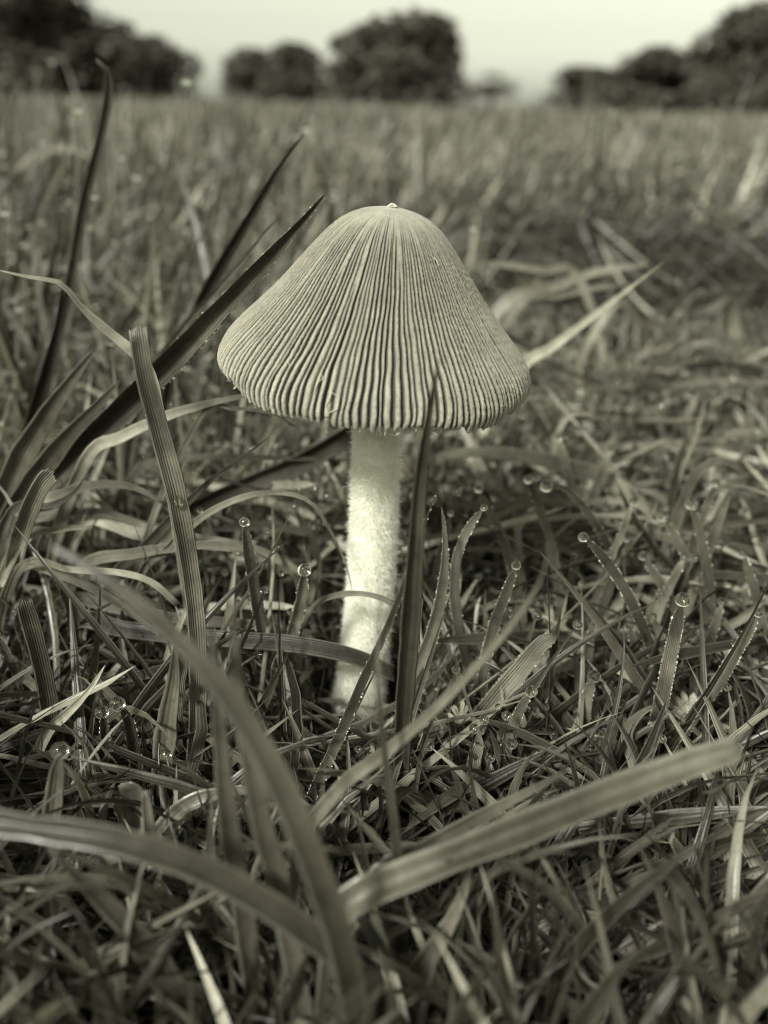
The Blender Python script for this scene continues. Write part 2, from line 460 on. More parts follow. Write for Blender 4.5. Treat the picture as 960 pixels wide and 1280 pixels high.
    ri = np.maximum(ri - 0.0007 * nri, 0); zi = zi - 0.0007 * nzi
    ta = np.arange(NA) / NA * 2 * np.pi
    PI_ = np.stack([ri[:, None] * np.cos(ta), ri[:, None] * np.sin(ta), np.repeat(zi[:, None], NA, 1)], -1).reshape(-1, 3)
    i, j = np.meshgrid(np.arange(NI - 1), np.arange(NA), indexing='ij')
    QI = np.stack([i * NA + j, (i + 1) * NA + j, (i + 1) * NA + (j + 1) % NA, i * NA + (j + 1) % NA], -1).reshape(-1, 4) + nV
    # lip joining outer rim to inner skin
    jl = np.arange(NT); last = (NS - 1) * NT
    QL = np.stack([last + jl, nV + (jl // 6), nV + ((jl + 1) % NT) // 6, last + (jl + 1) % NT], -1)
    allP = np.r_[P, PI_]
    loc = (allP @ AX.T) + np.array(APEX - ML)
    n2 = len(PI_)
    o = mesh_np('cap', loc, np.r_[Q, QI, QL], M_CAP, MUSH, uv=np.r_[uvs, np.zeros((n2, 2))],
                attrs={'groove': np.r_[groove, np.full(n2, 0.8)], 'down': np.r_[sv_.reshape(-1), np.full(n2, 0.5)]})
    # gills
    V, F = [], []
    for q_ in range(NP):
        t = 2 * math.pi * q_ / NP
        n0 = len(V)
        for sj in np.linspace(0.16, 0.93, 9):
            rr_, zz_ = np.interp(sj, s, r) - 0.0008, np.interp(sj, s, z) - 0.0003
            dd = 0.0035 * math.sin(math.pi * min(1, max(0, (0.93 - sj) / 0.8)) ** 0.6)
            V.append((rr_ * math.cos(t), rr_ * math.sin(t), zz_)); V.append((max(0.0031, rr_ - dd * 0.4) * math.cos(t), max(0.0031, rr_ - dd * 0.4) * math.sin(t), zz_ - dd))
        for m in range(8): F.append((n0 + 2 * m, n0 + 2 * m + 1, n0 + 2 * m + 3, n0 + 2 * m + 2))
    go = mesh_np('gill_layer', np.array(V) @ AX.T + np.array(APEX - ML), np.array(F), M_GILL, MUSH, smooth=False)
    go['kind'] = 'stuff'
    def surf(px, py):
        """point of the cap surface seen at a photo pixel (nearest vertex facing us)"""
        Wp = (P @ AX.T) + np.array(APEX)
        x, y, zz = project(Wp)
        d2 = (x - px) ** 2 + (y - py) ** 2
        m = d2 < 16
        idx = np.where(m)[0][np.argmin(zz[m])]
        return Wp[idx]
    return surf
cap_surf = build_cap()

def build_rim_scraps():
    n = 420; a = rng.uniform(0, 2 * np.pi, n); rr = CAP_R * rng.uniform(0.935, 0.965, n)
    loc = np.stack([rr * np.cos(a), rr * np.sin(a), np.full(n, RIM_Z) + rng.uniform(-0.0002, 0.0008, n)], 1) @ AX.T + np.array(APEX - ML)
    S = strips(loc, a + rng.normal(0, 1.2, n), rng.uniform(1.4, 2.9, n), rng.normal(0.2, 0.9, n), rng.gamma(3, 0.00010, n) + 0.0002,
               rng.uniform(0.0001, 0.00045, n), K=3, fold=0.5, tw=rng.uniform(-1.5, 1.5, n), prof='hair', tone=0.7)
    o = join('rim_scraps', [S], M_VEIL, MUSH); o['kind'] = 'stuff'

def build_nub():
    bm = bmesh.new()
    rr = np.random.default_rng(5)
    for (dx, dy, dz, s) in [(0, 0, 0.1, .50), (-.35, .1, .0, .35), (.4, -.1, .05, .36), (.62, 0, -.12, .24), (-.1, -.3, .35, .25), (.2, .2, .32, .22)]:
        m = Matrix.Translation(Vector((dx, dy, dz * 0.7)) * 0.0009) @ Matrix.Diagonal((s * .0008, s * .0008, s * .0005, 1))
        bmesh.ops.create_icosphere(bm, subdivisions=2, radius=1, matrix=m)
    for v in bm.verts:
        v.co += Vector(mnoise.noise_vector(v.co * 5000)) * 0.00008
    me = bpy.data.meshes.new('cap_nub'); bm.to_mesh(me); bm.free()
    for p in me.polygons: p.use_smooth = True
    me.materials.append(plain_material('pale_crumb', (0.55, 0.53, 0.43), 0.8, 3000, 0.3))
    o = bpy.data.objects.new('cap_nub', me); COL.objects.link(o); o.parent = MUSH
    o.location = APEX - ML + Vector((0, 0, 0.0001))
build_nub()

M_VEIL = plain_material('veil_thread', (0.60, 0.59, 0.47), 0.6, 2000, 0.1, trans=0.3)
def thread(name, pts, rad, mat, parent, n=6):
    V, Q = [], []
    pts = [Vector(p) for p in pts]
    for i, p in enumerate(pts):
        t = (pts[min(i + 1, len(pts) - 1)] - pts[max(i - 1, 0)]).normalized()
        a = t.cross(Vector((0.3, 1, 0.2))).normalized(); b = t.cross(a)
        rr = rad * (0.35 if i in (0, len(pts) - 1) else 1)
        for j in range(n):
            c = math.cos(2 * math.pi * j / n) * rr; s_ = math.sin(2 * math.pi * j / n) * rr
            V.append(p + a * c + b * s_)
    for i in range(len(pts) - 1):
        for j in range(n): Q.append((i * n + j, i * n + (j + 1) % n, (i + 1) * n + (j + 1) % n, (i + 1) * n + j))
    return mesh_np(name, np.array([v[:] for v in V]), np.array(Q), mat, parent)

def on_cap(px, py, lift=0.0002):
    p = Vector(cap_surf(px, py)); return p + (CAM - p).normalized() * lift - ML
for path in ([(414, 488), (420, 498), (419, 510), (411, 520), (406, 509), (408, 498), (414, 488), (413, 482)],
             [(388, 492), (394, 480), (397, 470), (401, 462)], [(395, 475), (402, 472), (399, 466)],
             [(371, 430), (376, 422), (373, 418)], [(357, 448), (362, 455)],
             [(517, 408), (520, 403)], [(541, 317), (547, 324), (552, 330)]):
    pts = [on_cap(*p) for p in path]
    thread('veil_fibre', pts, 0.00007, M_VEIL, MUSH)

STEM = [(476, 470, 23), (472, 520, 24), (471, 545, 24.5), (469, 600, 25), (467, 660, 25.5), (464, 720, 25.5), (459, 780, 25), (454, 830, 27), (449, 868, 28), (446, 895, 31)]
def build_stem():
    c = np.array([at_y(x, y, 0.0)[:] for x, y, _ in STEM]) - np.array(ML)
    rad = np.array([w_ / FPX * depth(at_y(x, y, 0)) for x, y, w_ in STEM])
    t = np.linspace(0, 1, len(c)); tt = np.linspace(0, 1, 90)
    C = np.stack([np.interp(tt, t, c[:, k]) for k in range(3)], 1); R = np.interp(tt, t, rad)
    ker = np.hanning(15); ker /= ker.sum()
    pad = lambda a: np.convolve(np.r_[2 * a[0] - a[1:8][::-1], a, 2 * a[-1] - a[-8:-1][::-1]], ker, 'valid')
    C = np.stack([pad(C[:, k]) for k in range(3)], 1); R = pad(R)
    na = 64; th = np.arange(na) / na * 2 * np.pi
    V = []
    for i in range(90):
        for a in th:
            q_ = R[i] * (1 + 0.03 * mnoise.noise((math.cos(a) * 1.3, math.sin(a) * 1.3, i * 0.12)) + 0.012 * mnoise.noise((math.cos(a) * 6, math.sin(a) * 6, i * 0.3)))
            V.append((C[i, 0] + q_ * math.cos(a), C[i, 1] + q_ * math.sin(a), C[i, 2]))
    i, j = np.meshgrid(np.arange(89), np.arange(na), indexing='ij')
    Q = np.stack([i * na + j, (i + 1) * na + j, (i + 1) * na + (j + 1) % na, i * na + (j + 1) % na], -1).reshape(-1, 4)
    mesh_np('stem', np.array(V), Q, M_STEM, MUSH)
    return C, R
SC_, SR_ = build_stem()

# ------------------------------------------------------------------ many thin strips at once
def strips(root, az, t0, curl, L, wd, K=7, fold=0.25, tw=0.0, tone=0.4, azd=0.0, prof='blade', floor=False, pw=1.5, wig=0.0):
    N = len(root)
    f = lambda v: np.broadcast_to(np.asarray(v, float), (N,))[:, None]
    s = np.linspace(0, 1, K + 1)[None]
    th = f(t0) + f(curl) * s ** pw
    a = f(az) + f(azd) * s + f(wig) * np.sin(s * 7 + f(az) * 3)
    h = np.stack([np.cos(a), np.sin(a)], -1)
    dl = f(L) / K
    step = np.concatenate([np.sin(th)[..., None] * h, np.cos(th)[..., None]], -1) * dl[..., None]
    C = np.cumsum(np.concatenate([np.zeros((N, 1, 3)), (step[:, 1:] + step[:, :-1]) / 2], 1), 1) + root[:, None, :]
    nrm = np.concatenate([np.cos(th)[..., None] * h, -np.sin(th)[..., None]], -1)
    b = np.stack([-np.sin(a), np.cos(a), np.zeros_like(a)], -1)
    tws = (f(tw) + f(tw) * s * 0.8)[..., None]
    W = b * np.cos(tws) + nrm * np.sin(tws); Nn = nrm * np.cos(tws) - b * np.sin(tws)
    if prof == 'blade': pf = (1 - s ** 3.2) * (0.72 + 0.5 * s * (1 - s) * 2) + 0.02
    elif prof == 'stub': pf = np.sqrt(np.clip(1 - (1 - np.minimum(1, 7 * (1 - s))) ** 2, 0.03, 1)) * (0.8 + 0.2 * s)
    elif prof == 'hair': pf = 1 - 0.85 * s
    else: pf = np.minimum(1, 6 * (1 - s)) * np.minimum(1, 0.4 + 4 * s) * (0.85 + 0.15 * np.sin(s * 9)) + 0.03
    hw = (f(wd) * 0.5 * pf)[..., None]
    if floor:
        gz = np.array([[g(p[0], p[1]) for p in row] for row in C]) + 0.0004
        C[..., 2] = np.maximum(C[..., 2], gz)
    V = np.stack([C - W * hw, C + Nn * hw * fold, C + W * hw], 2)          # N,K+1,3,3
    base = (np.arange(N) * (K + 1) * 3)[:, None, None]
    kk = np.arange(K)[None, :, None] * 3; e = np.arange(2)[None, None, :]
    a0 = base + kk + e
    Q = np.stack([a0, a0 + 1, a0 + 4, a0 + 3], -1).reshape(-1, 4)
    U = np.broadcast_to(np.array([0, .5, 1.0])[None, None, :], (N, K + 1, 3))
    Vv = np.broadcast_to(s[:, :, None] * np.ones(3), (N, K + 1, 3)) + (np.arange(N) * 0.37 % 7)[:, None, None]
    return dict(V=V, Q=Q, uv=np.stack([U, Vv], -1), tone=np.broadcast_to(f(tone)[:, :, None], (N, K + 1, 3)), tip=C[:, -1], C=C, K=K)

def keep(S, m):
    K = S['K']; n = int(m.sum())
    base = (np.arange(n) * (K + 1) * 3)[:, None, None]
    a0 = base + np.arange(K)[None, :, None] * 3 + np.arange(2)[None, None, :]
    return dict(V=S['V'][m], Q=np.stack([a0, a0 + 1, a0 + 4, a0 + 3], -1).reshape(-1, 4), uv=S['uv'][m], tone=S['tone'][m], tip=S['tip'][m], C=S['C'][m], K=K)

def join(name, parts, mat, parent=None):
    Vs, Qs, us, ts, off = [], [], [], [], 0
    for S in parts:
        v = S['V'].reshape(-1, 3); Vs.append(v); Qs.append(S['Q'] + off); off += len(v)
        us.append(S['uv'].reshape(-1, 2)); ts.append(S['tone'].reshape(-1))
    return mesh_np(name, np.concatenate(Vs), np.concatenate(Qs), mat, parent, uv=np.concatenate(us), attrs={'tone': np.concatenate(ts)})

# white fuzz on the stem
def build_fuzz():
    N = 46000
    u = rng.uniform(0.10, 0.985, N); a = rng.uniform(0, 2 * np.pi, N)
    ii = u * 89; C = np.stack([np.interp(ii, np.arange(90), SC_[:, k]) for k in range(3)], 1); R = np.interp(ii, np.arange(90), SR_) * 0.985
    root = C + np.stack([np.cos(a) * R, np.sin(a) * R, np.zeros(N)], 1)
    S = strips(root, a + rng.normal(0, 0.55, N), rng.normal(1.65, 0.38, N), rng.normal(0.1, 0.7, N),
               rng.gamma(6, 0.00009, N) + 0.00035, rng.uniform(0.00007, 0.00014, N), K=3, fold=0.5, tw=rng.uniform(-1.5, 1.5, N), prof='hair')
    o = join('stem_fuzz', [S], M_FUZZ, MUSH); o['kind'] = 'stuff'
build_fuzz()

build_rim_scraps()

# ------------------------------------------------------------------ hand-placed blades
def smooth_path(pts, n):
    """Catmull-Rom through pts (k,d) -> n samples"""
    P = np.asarray(pts, float); k = len(P)
    if k == 2: return P[0] + (P[1] - P[0]) * np.linspace(0, 1, n)[:, None]
    E = np.vstack([2 * P[0] - P[1], P, 2 * P[-1] - P[-2]])
    seg = np.r_[0, np.cumsum(np.linalg.norm(np.diff(P[:, :3], axis=0), axis=1))]
    t = np.linspace(0, seg[-1], n); i = np.clip(np.searchsorted(seg, t, 'right') - 1, 0, k - 2)
    u = ((t - seg[i]) / (seg[i + 1] - seg[i]))[:, None]
    p0, p1, p2, p3 = E[i], E[i + 1], E[i + 2], E[i + 3]
    return 0.5 * ((2 * p1) + (-p0 + p2) * u + (2 * p0 - 5 * p1 + 4 * p2 - p3) * u * u + (-p0 + 3 * p1 - 3 * p2 + p3) * u ** 3)

BLADES = []
def blade(label, pts, wpx, Yt, Yr, tone=0.4, shape='point', fold=0.35, roll=0.0, twist=0.0, thick=0.00022,
          drop=None, beads=0, mat=None, name='grass_blade', cat='grass blade', group=None, ground=True, drops=(), curlbase=0.0):
    """pts: photo pixels tip -> root; Yt, Yr: metres beyond the stem at tip and root."""
    seg = np.r_[0, np.cumsum([math.dist(pts[i], pts[i + 1]) for i in range(len(pts) - 1)])]; seg = seg / seg[-1]
    P = [at_y(p[0], p[1], Yt + (Yr - Yt) * s) for p, s in zip(pts, seg)]
    for i, p in enumerate(P):                                   # never under the soil
        lo = g(p.x, p.y) + 0.0006
        if p.z < lo:
            P[i] = CAM + (p - CAM) * ((CAM.z - lo) / (CAM.z - p.z))
    if ground:
        e = P[-1]; gz = g(e.x, e.y)
        if e.z > gz + 0.0015:                                   # carry on down to the root
            d = (P[-1] - P[-2]).normalized(); hh = e.z - gz
            hd = Vector((d.x, d.y, 0)); sl = min(0.7, hd.length / max(0.25, -d.z))
            if hd.length > 1e-6: hd.normalize()
            mid = e + hd * sl * hh * 0.35 + Vector((0, 0, -hh * 0.5))
            end = e + hd * sl * hh * 0.5 + Vector((0, 0, -hh - 0.002))
            P += [mid, end]
    n = max(14, min(48, int(6 + 70 * sum((P[i + 1] - P[i]).length for i in range(len(P) - 1)) / 0.08)))
    C = smooth_path([p[:] for p in P], n)
    T = np.gradient(C, axis=0); T /= np.linalg.norm(T, axis=1)[:, None]
    s = np.linspace(0, 1, n)                                    # 0 tip .. 1 root
    hwid = wpx / FPX * 0.5 * max(0.02, depth(P[len(P) // 2]))
    if shape == 'point': pf = np.minimum(1, (s * 2.6 + 0.02)) ** 0.72
    elif shape == 'long': pf = np.minimum(1, (s * 1.5 + 0.01)) ** 0.8
    elif shape == 'round': pf = np.sqrt(np.clip(1 - (1 - np.minimum(1, s * 9 + 0.06)) ** 2, 0.02, 1)) * (0.72 + 0.28 * np.minimum(1, s * 3))
    elif shape == 'cut': pf = 0.88 + 0.12 * np.minimum(1, s * 4)
    elif shape == 'leaf': pf = np.sin(np.pi * np.clip(s * 0.9 + 0.04, 0, 1)) ** 0.7
    else: pf = np.ones(n)
    if ground: pf = pf * np.where(s > 0.8, 1 - (s - 0.8) * 1.6, 1)
    view = np.array(CAM) - C; view /= np.linalg.norm(view, axis=1)[:, None]
    if shape == 'round': hwid *= 0.80
    W = np.cross(T, view); W /= np.linalg.norm(W, axis=1)[:, None]
    Nn = np.cross(W, T)
    ang = roll + twist * (s - 0.3)
    W2 = W * np.cos(ang)[:, None] + Nn * np.sin(ang)[:, None]; N2 = np.cross(W2, T)
    m = 9; us = np.linspace(-1, 1, m)
    hw = (hwid * pf)[:, None, None]
    rs = np.random.default_rng(sum(map(ord, label)))
    if group == G2:
        tone += 0.10
        if Yt > -0.02: Yt -= 0.008; Yr -= 0.008
    edge = 1 + 0.05 * np.interp(s * 30, np.arange(32), rs.normal(size=32))[:, None, None]
    shapef = (np.abs(us) ** 1.25)[None, :, None] * fold
    ribs = 0.018 * np.cos(us * math.pi * 5)[None, :, None]
    top = C[:, None] + W2[:, None] * us[None, :, None] * hw * edge + N2[:, None] * (shapef + ribs) * hw
    tk = (thick * (1 - us ** 2) ** 0.5 + thick * 0.18)[None, :, None] * np.minimum(1, pf + 0.1)[:, None, None]
    bot = top - N2[:, None] * tk
    if shape == 'cut':                                          # torn end
        jag = rs.uniform(-1, 1, m) * hwid * 0.45
        for arr in (top, bot): arr[0] -= T[0] * jag[:, None]; arr[1] -= T[1] * (jag * 0.25)[:, None]
    V = np.concatenate([top, bot[:, ::-1]], 1)                  # n, 2m, 3
    mm = 2 * m
    i, j = np.meshgrid(np.arange(n - 1), np.arange(mm), indexing='ij')
    Q = np.stack([i * mm + j, i * mm + (j + 1) % mm, (i + 1) * mm + (j + 1) % mm, (i + 1) * mm + j], -1).reshape(-1, 4)
    caps = []
    for r_ in (0, n - 1):
        for j_ in range(m - 1):
            c = [r_ * mm + j_, r_ * mm + j_ + 1, r_ * mm + mm - 2 - j_, r_ * mm + mm - 1 - j_]
            caps.append(c if r_ else c[::-1])
    Q = np.r_[Q, np.array(caps)]
    uu = np.r_[(us + 1) / 2, (us[::-1] + 1) / 2]
    uv = np.stack([np.broadcast_to(uu[None], (n, mm)), np.broadcast_to(s[:, None] * 3 + rs.uniform(0, 9), (n, mm))], -1).reshape(-1, 2)
    tn = tone + 0.10 * np.interp(s * 8, np.arange(10), rs.normal(size=10)); tn = np.clip(tn, 0.02, 1)
    tn = np.broadcast_to(tn[:, None], (n, mm)).reshape(-1)
    root = Vector(C[-1])
    o = mesh_np(name, V.reshape(-1, 3) - np.array(root), Q, mat or M_HERO, uv=uv, attrs={'tone': tn})
    o.location = root
    tag(o, label, cat, group)
    if drop:
        r0 = drop / FPX * depth(P[0])
        p = Vector(C[0]) + (Vector(C[0]) - Vector(C[2])).normalized() * r0 * 0.72 - root
        V_, F_ = ico(4); V_ = V_ * r0 * np.array([1, 1, 0.96]) + np.array(p)
        mesh_np('dewdrop', V_, F_, M_WATER, o)
    for (sx, sy, rp) in drops:                                  # further drops along the blade
        x, y, zz = project(C); k = int(np.argmin((x - sx) ** 2 + (y - sy) ** 2))
        r0 = rp / FPX * zz[k]; p = Vector(C[k]) + Vector(view[k]) * (r0 * 0.6) - root
        V_, F_ = ico(3); mesh_np('dewdrop', V_ * r0 + np.array(p), F_, M_WATER, o)
    if beads:
        beads = int(beads * 2.4)
        kk = rs.uniform(0.02, 0.8, beads) * (n - 1); sd_ = rs.choice([-1, 1], beads)
        ci = kk.astype(int); fr = (kk - ci)[:, None]
        e0 = np.where(sd_[:, None] > 0, top[ci, -1], top[ci, 0]); e1 = np.where(sd_[:, None] > 0, top[ci + 1, -1], top[ci + 1, 0])
        pp = e0 + (e1 - e0) * fr + W2[ci] * sd_[:, None] * 0.00003 - np.array(root)
        bd = balls('dew_fringe', pp, rs.gamma(4, 0.0000125, beads), M_DEW, o, sub=1); bd['kind'] = 'stuff'
    BLADES.append(o)
    return o

G1 = 'long grass blades standing left of the mushroom'
G2 = 'dew-tipped grass blades around the mushroom'
G3 = 'out-of-focus grass blades in the foreground'
G4 = 'dry bent grass strands in the turf'
B = blade
# --- left of the mushroom
B('long channelled blade with beads of dew, reaching up to the left shoulder of the cap',
  [(405, 244), (372, 282), (300, 358), (195, 467), (120, 540), (48, 612), (0, 665)], 32, 0.000, 0.022, 0.34, 'point', 0.85, roll=0.25, beads=150, group=G1,
  drops=[(222, 438, 3.2), (232, 428, 4), (241, 420, 2.6), (252, 408, 3.6), (259, 402, 2.4), (270, 389, 3), (283, 375, 3.6), (291, 366, 2.2), (309, 346, 2.6), (164, 497, 3), (176, 486, 2.2)])
B('upright blade with torn blunt top, crossing the long channelled blade',
  [(171, 412), (180, 470), (200, 545), (221, 625), (238, 720), (246, 800), (246, 880), (240, 985)], 23, -0.014, -0.022, 0.44, 'cut', 0.5, roll=0.2, group=G1, drops=[(219, 634, 7)])
B('dark narrow blade rising past the lower right rim of the cap and the stem',
  [(549, 448), (537, 510), (524, 600), (517, 690), (510, 790), (502, 900), (499, 985)], 25, -0.030, -0.028, 0.24, 'point', 0.6, roll=0.4, mat=M_SOFT, group=G3)
B('tallest blade at upper left with a hooked tip, standing against the trees',
  [(120, 74), (133, 86), (136, 115), (124, 180), (106, 250), (90, 340), (72, 430), (52, 510), (40, 560)], 15, 0.05, 0.065, 0.36, 'round', 0.5, group=G1)
B('dark spear-shaped blade with its tip high above left of the cap',
  [(380, 168), (352, 205), (318, 262), (285, 318), (255, 372), (228, 430), (215, 470)], 17, 0.04, 0.06, 0.15, 'point', 0.6, group=G1)
B('short slim tip showing just behind the long channelled blade',
  [(351, 267), (330, 292), (300, 330), (262, 372), (225, 415), (190, 470)], 15, 0.028, 0.045, 0.42, 'long', 0.6, group=G1)
B('pale dry strand kinked near the left edge and widening down to the torn blade',
  [(0, 338), (30, 345), (62, 350), (80, 357), (104, 386), (140, 418), (178, 450), (190, 478), (198, 520), (208, 570), (220, 640)], 19, -0.004, -0.002, 0.85, 'point', 0.25, group=G4)
B('dark blade leaning up to the kink of the pale strand',
  [(78, 356), (74, 400), (62, 450), (48, 500), (30, 560)], 17, 0.03, 0.04, 0.17, 'point', 0.5, group=G1)
B('upper broad blade fanning out at the left edge below the kinked strand',
  [(119, 437), (90, 475), (55, 525), (18, 590), (0, 640)], 30, 0.012, 0.02, 0.33, 'point', 0.5, group=G1)
B('lower broad blade fanning out at the left edge, with a slanting tip',
  [(150, 476), (118, 512), (80, 552), (40, 605), (10, 655)], 28, 0.006, 0.016, 0.36, 'point', 0.5, group=G1)
B('broken papery stub at the left edge of the turf', [(66, 590), (52, 606), (36, 640), (20, 690)], 22, -0.005, 0.0, 0.72, 'cut', 0.5, group=G4)
B('slim spear crossing over the torn blade, its tip under the left rim of the cap',
  [(336, 546), (306, 570), (262, 602), (222, 640), (180, 685), (148, 716)], 17, 0.0, 0.006, 0.34, 'long', 0.6, group=G1)
B('dark blade with a bright edge lying behind the stem just under the cap',
  [(470, 525), (430, 545), (372, 578), (310, 604), (250, 632), (205, 660)], 26, 0.022, 0.03, 0.24, 'cut', 0.7, roll=0.4, group=G1)
B('pale arching strand that rises over the dewdrops and bends down to the stem',
  [(441, 742), (432, 705), (412, 662), (388, 628), (352, 616), (308, 620), (262, 640), (226, 668), (206, 690), (180, 710)], 13, -0.006, 0.0, 0.62, 'long', 0.4, twist=1.3, group=G4)
B('thin pale runner from the left edge towards the torn blade', [(232, 662), (180, 655), (120, 640), (60, 645), (10, 662)], 13, 0.01, 0.012, 0.55, 'leaf', 0.3, group=G4)
B('wide flattened strand running right towards the two dewdrops',
  [(384, 722), (350, 700), (300, 684), (240, 676), (170, 664), (105, 650)], 22, 0.004, 0.012, 0.60, 'leaf', 0.3, group=G4)
B('dark stalk lying flat across the foot of the stem',
  [(492, 842), (440, 820), (372, 806), (300, 800), (220, 794), (150, 786), (95, 776)], 21, -0.012, -0.006, 0.22, 'cut', 0.5, group=G4)
B('pale fibrous stalk lying flat just above the dark one',
  [(408, 795), (350, 784), (280, 778), (210, 772), (140, 758), (80, 750)], 16, -0.004, 0.0, 0.58, 'leaf', 0.3, group=G4)
B('thin strand curling down in front of the stem to a dark knot',
  [(494, 756), (478, 748), (452, 742), (420, 744), (394, 756), (378, 782)], 7, -0.012, -0.006, 0.6, 'line', 0.4, group=G4)
B('pale strand curving down to the left from under the left rim of the cap', [(318, 492), (262, 504), (208, 520), (152, 546), (108, 574)], 17, 0.004, 0.010, 0.70, 'leaf', 0.4, group=G4)
B('small pale sliver just below the left rim of the cap', [(368, 533), (338, 516), (292, 511), (250, 522)], 9, 0.004, 0.006, 0.66, 'leaf', 0.4, group=G4)
B('thin level strand left of the stem, halfway between cap rim and arching strand', [(438, 576), (360, 573), (252, 572), (170, 590)], 9, 0.024, 0.024, 0.58, 'leaf', 0.3, group=G4)
B('flattened strand ending by the first dewdrop blade, just above the widest one', [(338, 700), (296, 684), (238, 682), (168, 692), (104, 708)], 15, -0.004, 0.002, 0.68, 'leaf', 0.4, group=G4)
B('hooded strand arching low between the left edge and the torn blade', [(206, 630), (166, 609), (116, 606), (74, 619), (24, 640)], 15, 0.006, 0.008, 0.58, 'leaf', 0.4, group=G4)
B('short bright strand touching the left edge above the blurred curve', [(116, 659), (72, 662), (24, 678)], 15, 0.000, 0.000, 0.82, 'leaf', 0.4, group=G4)
B('curled blade tip flicking up near the left edge', [(106, 597), (92, 616), (62, 632), (14, 640)], 14, -0.002, 0.002, 0.46, 'point', 0.5, group=G4)
B('slack strand drooping across the torn blade below the drop', [(216, 806), (170, 770), (124, 740), (70, 716), (24, 712)], 13, -0.008, -0.004, 0.62, 'leaf', 0.4, group=G4)
B('hairy strand looping from the blurred curve to the torn blade', [(222, 756), (190, 728), (150, 716), (88, 712), (28, 706)], 8, -0.012, -0.006, 0.66, 'line', 0.4, group=G4)
B('broad pale strand bowed along the front of the dark hollow', [(812, 330), (744, 340), (694, 358), (630, 380)], 15, 0.12, 0.11, 0.72, 'leaf', 0.3, group=G4)
B('second bowed strand tucked beneath the broad one', [(790, 356), (742, 360), (700, 370), (650, 380)], 10, 0.12, 0.11, 0.62, 'leaf', 0.3, group=G4)
B('level pale strand behind the right shoulder of the cap', [(570, 330), (620, 330), (680, 338), (720, 342)], 10, 0.14, 0.14, 0.70, 'leaf', 0.3, group=G4)
B('strand sagging along the lower edge of the dark hollow at the right', [(930, 430), (886, 416), (850, 410), (800, 402), (768, 380)], 11, 0.13, 0.12, 0.62, 'leaf', 0.3, group=G4)
B('stubby pale leaf lying inside the dark hollow at the right', [(870, 393), (890, 386), (914, 380)], 15, 0.13, 0.14, 0.62, 'leaf', 0.3, group=G4)
B('looped strand like a small arch right of the stem beyond the wide pale one', [(762, 530), (735, 518), (712, 520), (696, 545), (690, 590)], 9, 0.05, 0.05, 0.66, 'leaf', 0.3, group=G4)
B('low arching blade at the right edge under the tall pointed one', [(938, 600), (915, 580), (890, 578), (866, 600), (850, 640)], 14, 0.02, 0.02, 0.52, 'leaf', 0.4, group=G4)
# --- dewdrop blades left
B('straight dewy blade left of the stem, drop on its tip', [(306, 656), (311, 690), (320, 745), (329, 796)], 18, -0.012, -0.006, 0.46, 'round', 0.5, drop=6.5, beads=70, group=G2)
B('short dewy blade nearest the stem on the left, large drop on its tip', [(380, 716), (378, 740), (372, 770), (364, 800)], 19, -0.012, -0.006, 0.55, 'round', 0.5, drop=8.5, beads=60, group=G2)
B('stubby blunt blade in the shade left of the blurred curve', [(74, 732), (88, 756), (96, 800)], 18, -0.010, -0.006, 0.45, 'round', 0.5, group=G2)
B('pale curved shoot with pointed tip at the lower left', [(131, 832), (112, 862), (86, 890), (62, 912), (48, 940)], 14, -0.022, -0.022, 0.66, 'point', 0.5, mat=M_SOFT, group=G2)
B('left one of two short blades whose drops nearly touch', [(128, 894), (131, 915), (130, 960), (126, 990)], 15, -0.026, -0.022, 0.36, 'round', 0.5, drop=8.5, beads=30, group=G2)
B('right one of two short blades whose drops nearly touch', [(150, 884), (160, 900), (168, 940), (174, 1000)], 18, -0.028, -0.024, 0.32, 'round', 0.5, drop=9.5, beads=30, group=G2)
B('broad soft blade with round tip between the paired drops and the torn blade', [(219, 800), (217, 850), (208, 910), (200, 1005)], 26, -0.030, -0.028, 0.42, 'point', 0.4, mat=M_SOFT, group=G2)
B('pale stem piece with frayed end under the torn blade', [(224, 812), (226, 832), (222, 860)], 18, -0.026, -0.022, 0.6, 'cut', 0.5, group=G4)
# --- dewdrop blades right
B('long thin blade starting beside the dark narrow one and sloping down to the left',
  [(548, 608), (536, 640), (516, 700), (488, 775), (452, 855), (420, 930), (388, 1000)], 15, -0.020, -0.030, 0.26, 'long', 0.6, group=G1, beads=60)
B('ribbed blade standing just right of the dark narrow one', [(552, 634), (556, 680), (552, 735), (538, 795), (515, 850), (497, 905)], 17, -0.008, -0.014, 0.36, 'point', 0.6, roll=0.3, beads=70, group=G2)
B('curved blade leaning right with a tiny drop at its tip', [(603, 637), (586, 660), (572, 695), (568, 740), (577, 800), (592, 850)], 16, -0.006, -0.004, 0.42, 'round', 0.5, drop=4.5, beads=80, group=G2)
B('straight blade with a small drop, between the curved blade and the blurred one', [(644, 710), (634, 738), (618, 780), (606, 830), (600, 880)], 17, -0.010, -0.008, 0.36, 'round', 0.5, drop=6, beads=70, group=G2)
B('broad leaf with a pinched point leaning to the right below the small drops', [(696, 794), (676, 806), (650, 838), (618, 876), (596, 905)], 32, -0.014, -0.016, 0.40, 'round', 0.6, beads=60, group=G2)
B('long bowed blade leaning left with a drop, in the right half', [(732, 674), (752, 694), (780, 735), (802, 780), (822, 832)], 17, -0.006, -0.004, 0.34, 'round', 0.6, drop=6.5, beads=90, group=G2)
B('arched blade nodding left with a drop, behind the bowed blade', [(688, 608), (708, 612), (734, 640), (756, 674), (768, 700)], 13, 0.012, 0.018, 0.40, 'round', 0.5, drop=8, beads=50, group=G2, mat=M_SOFT)
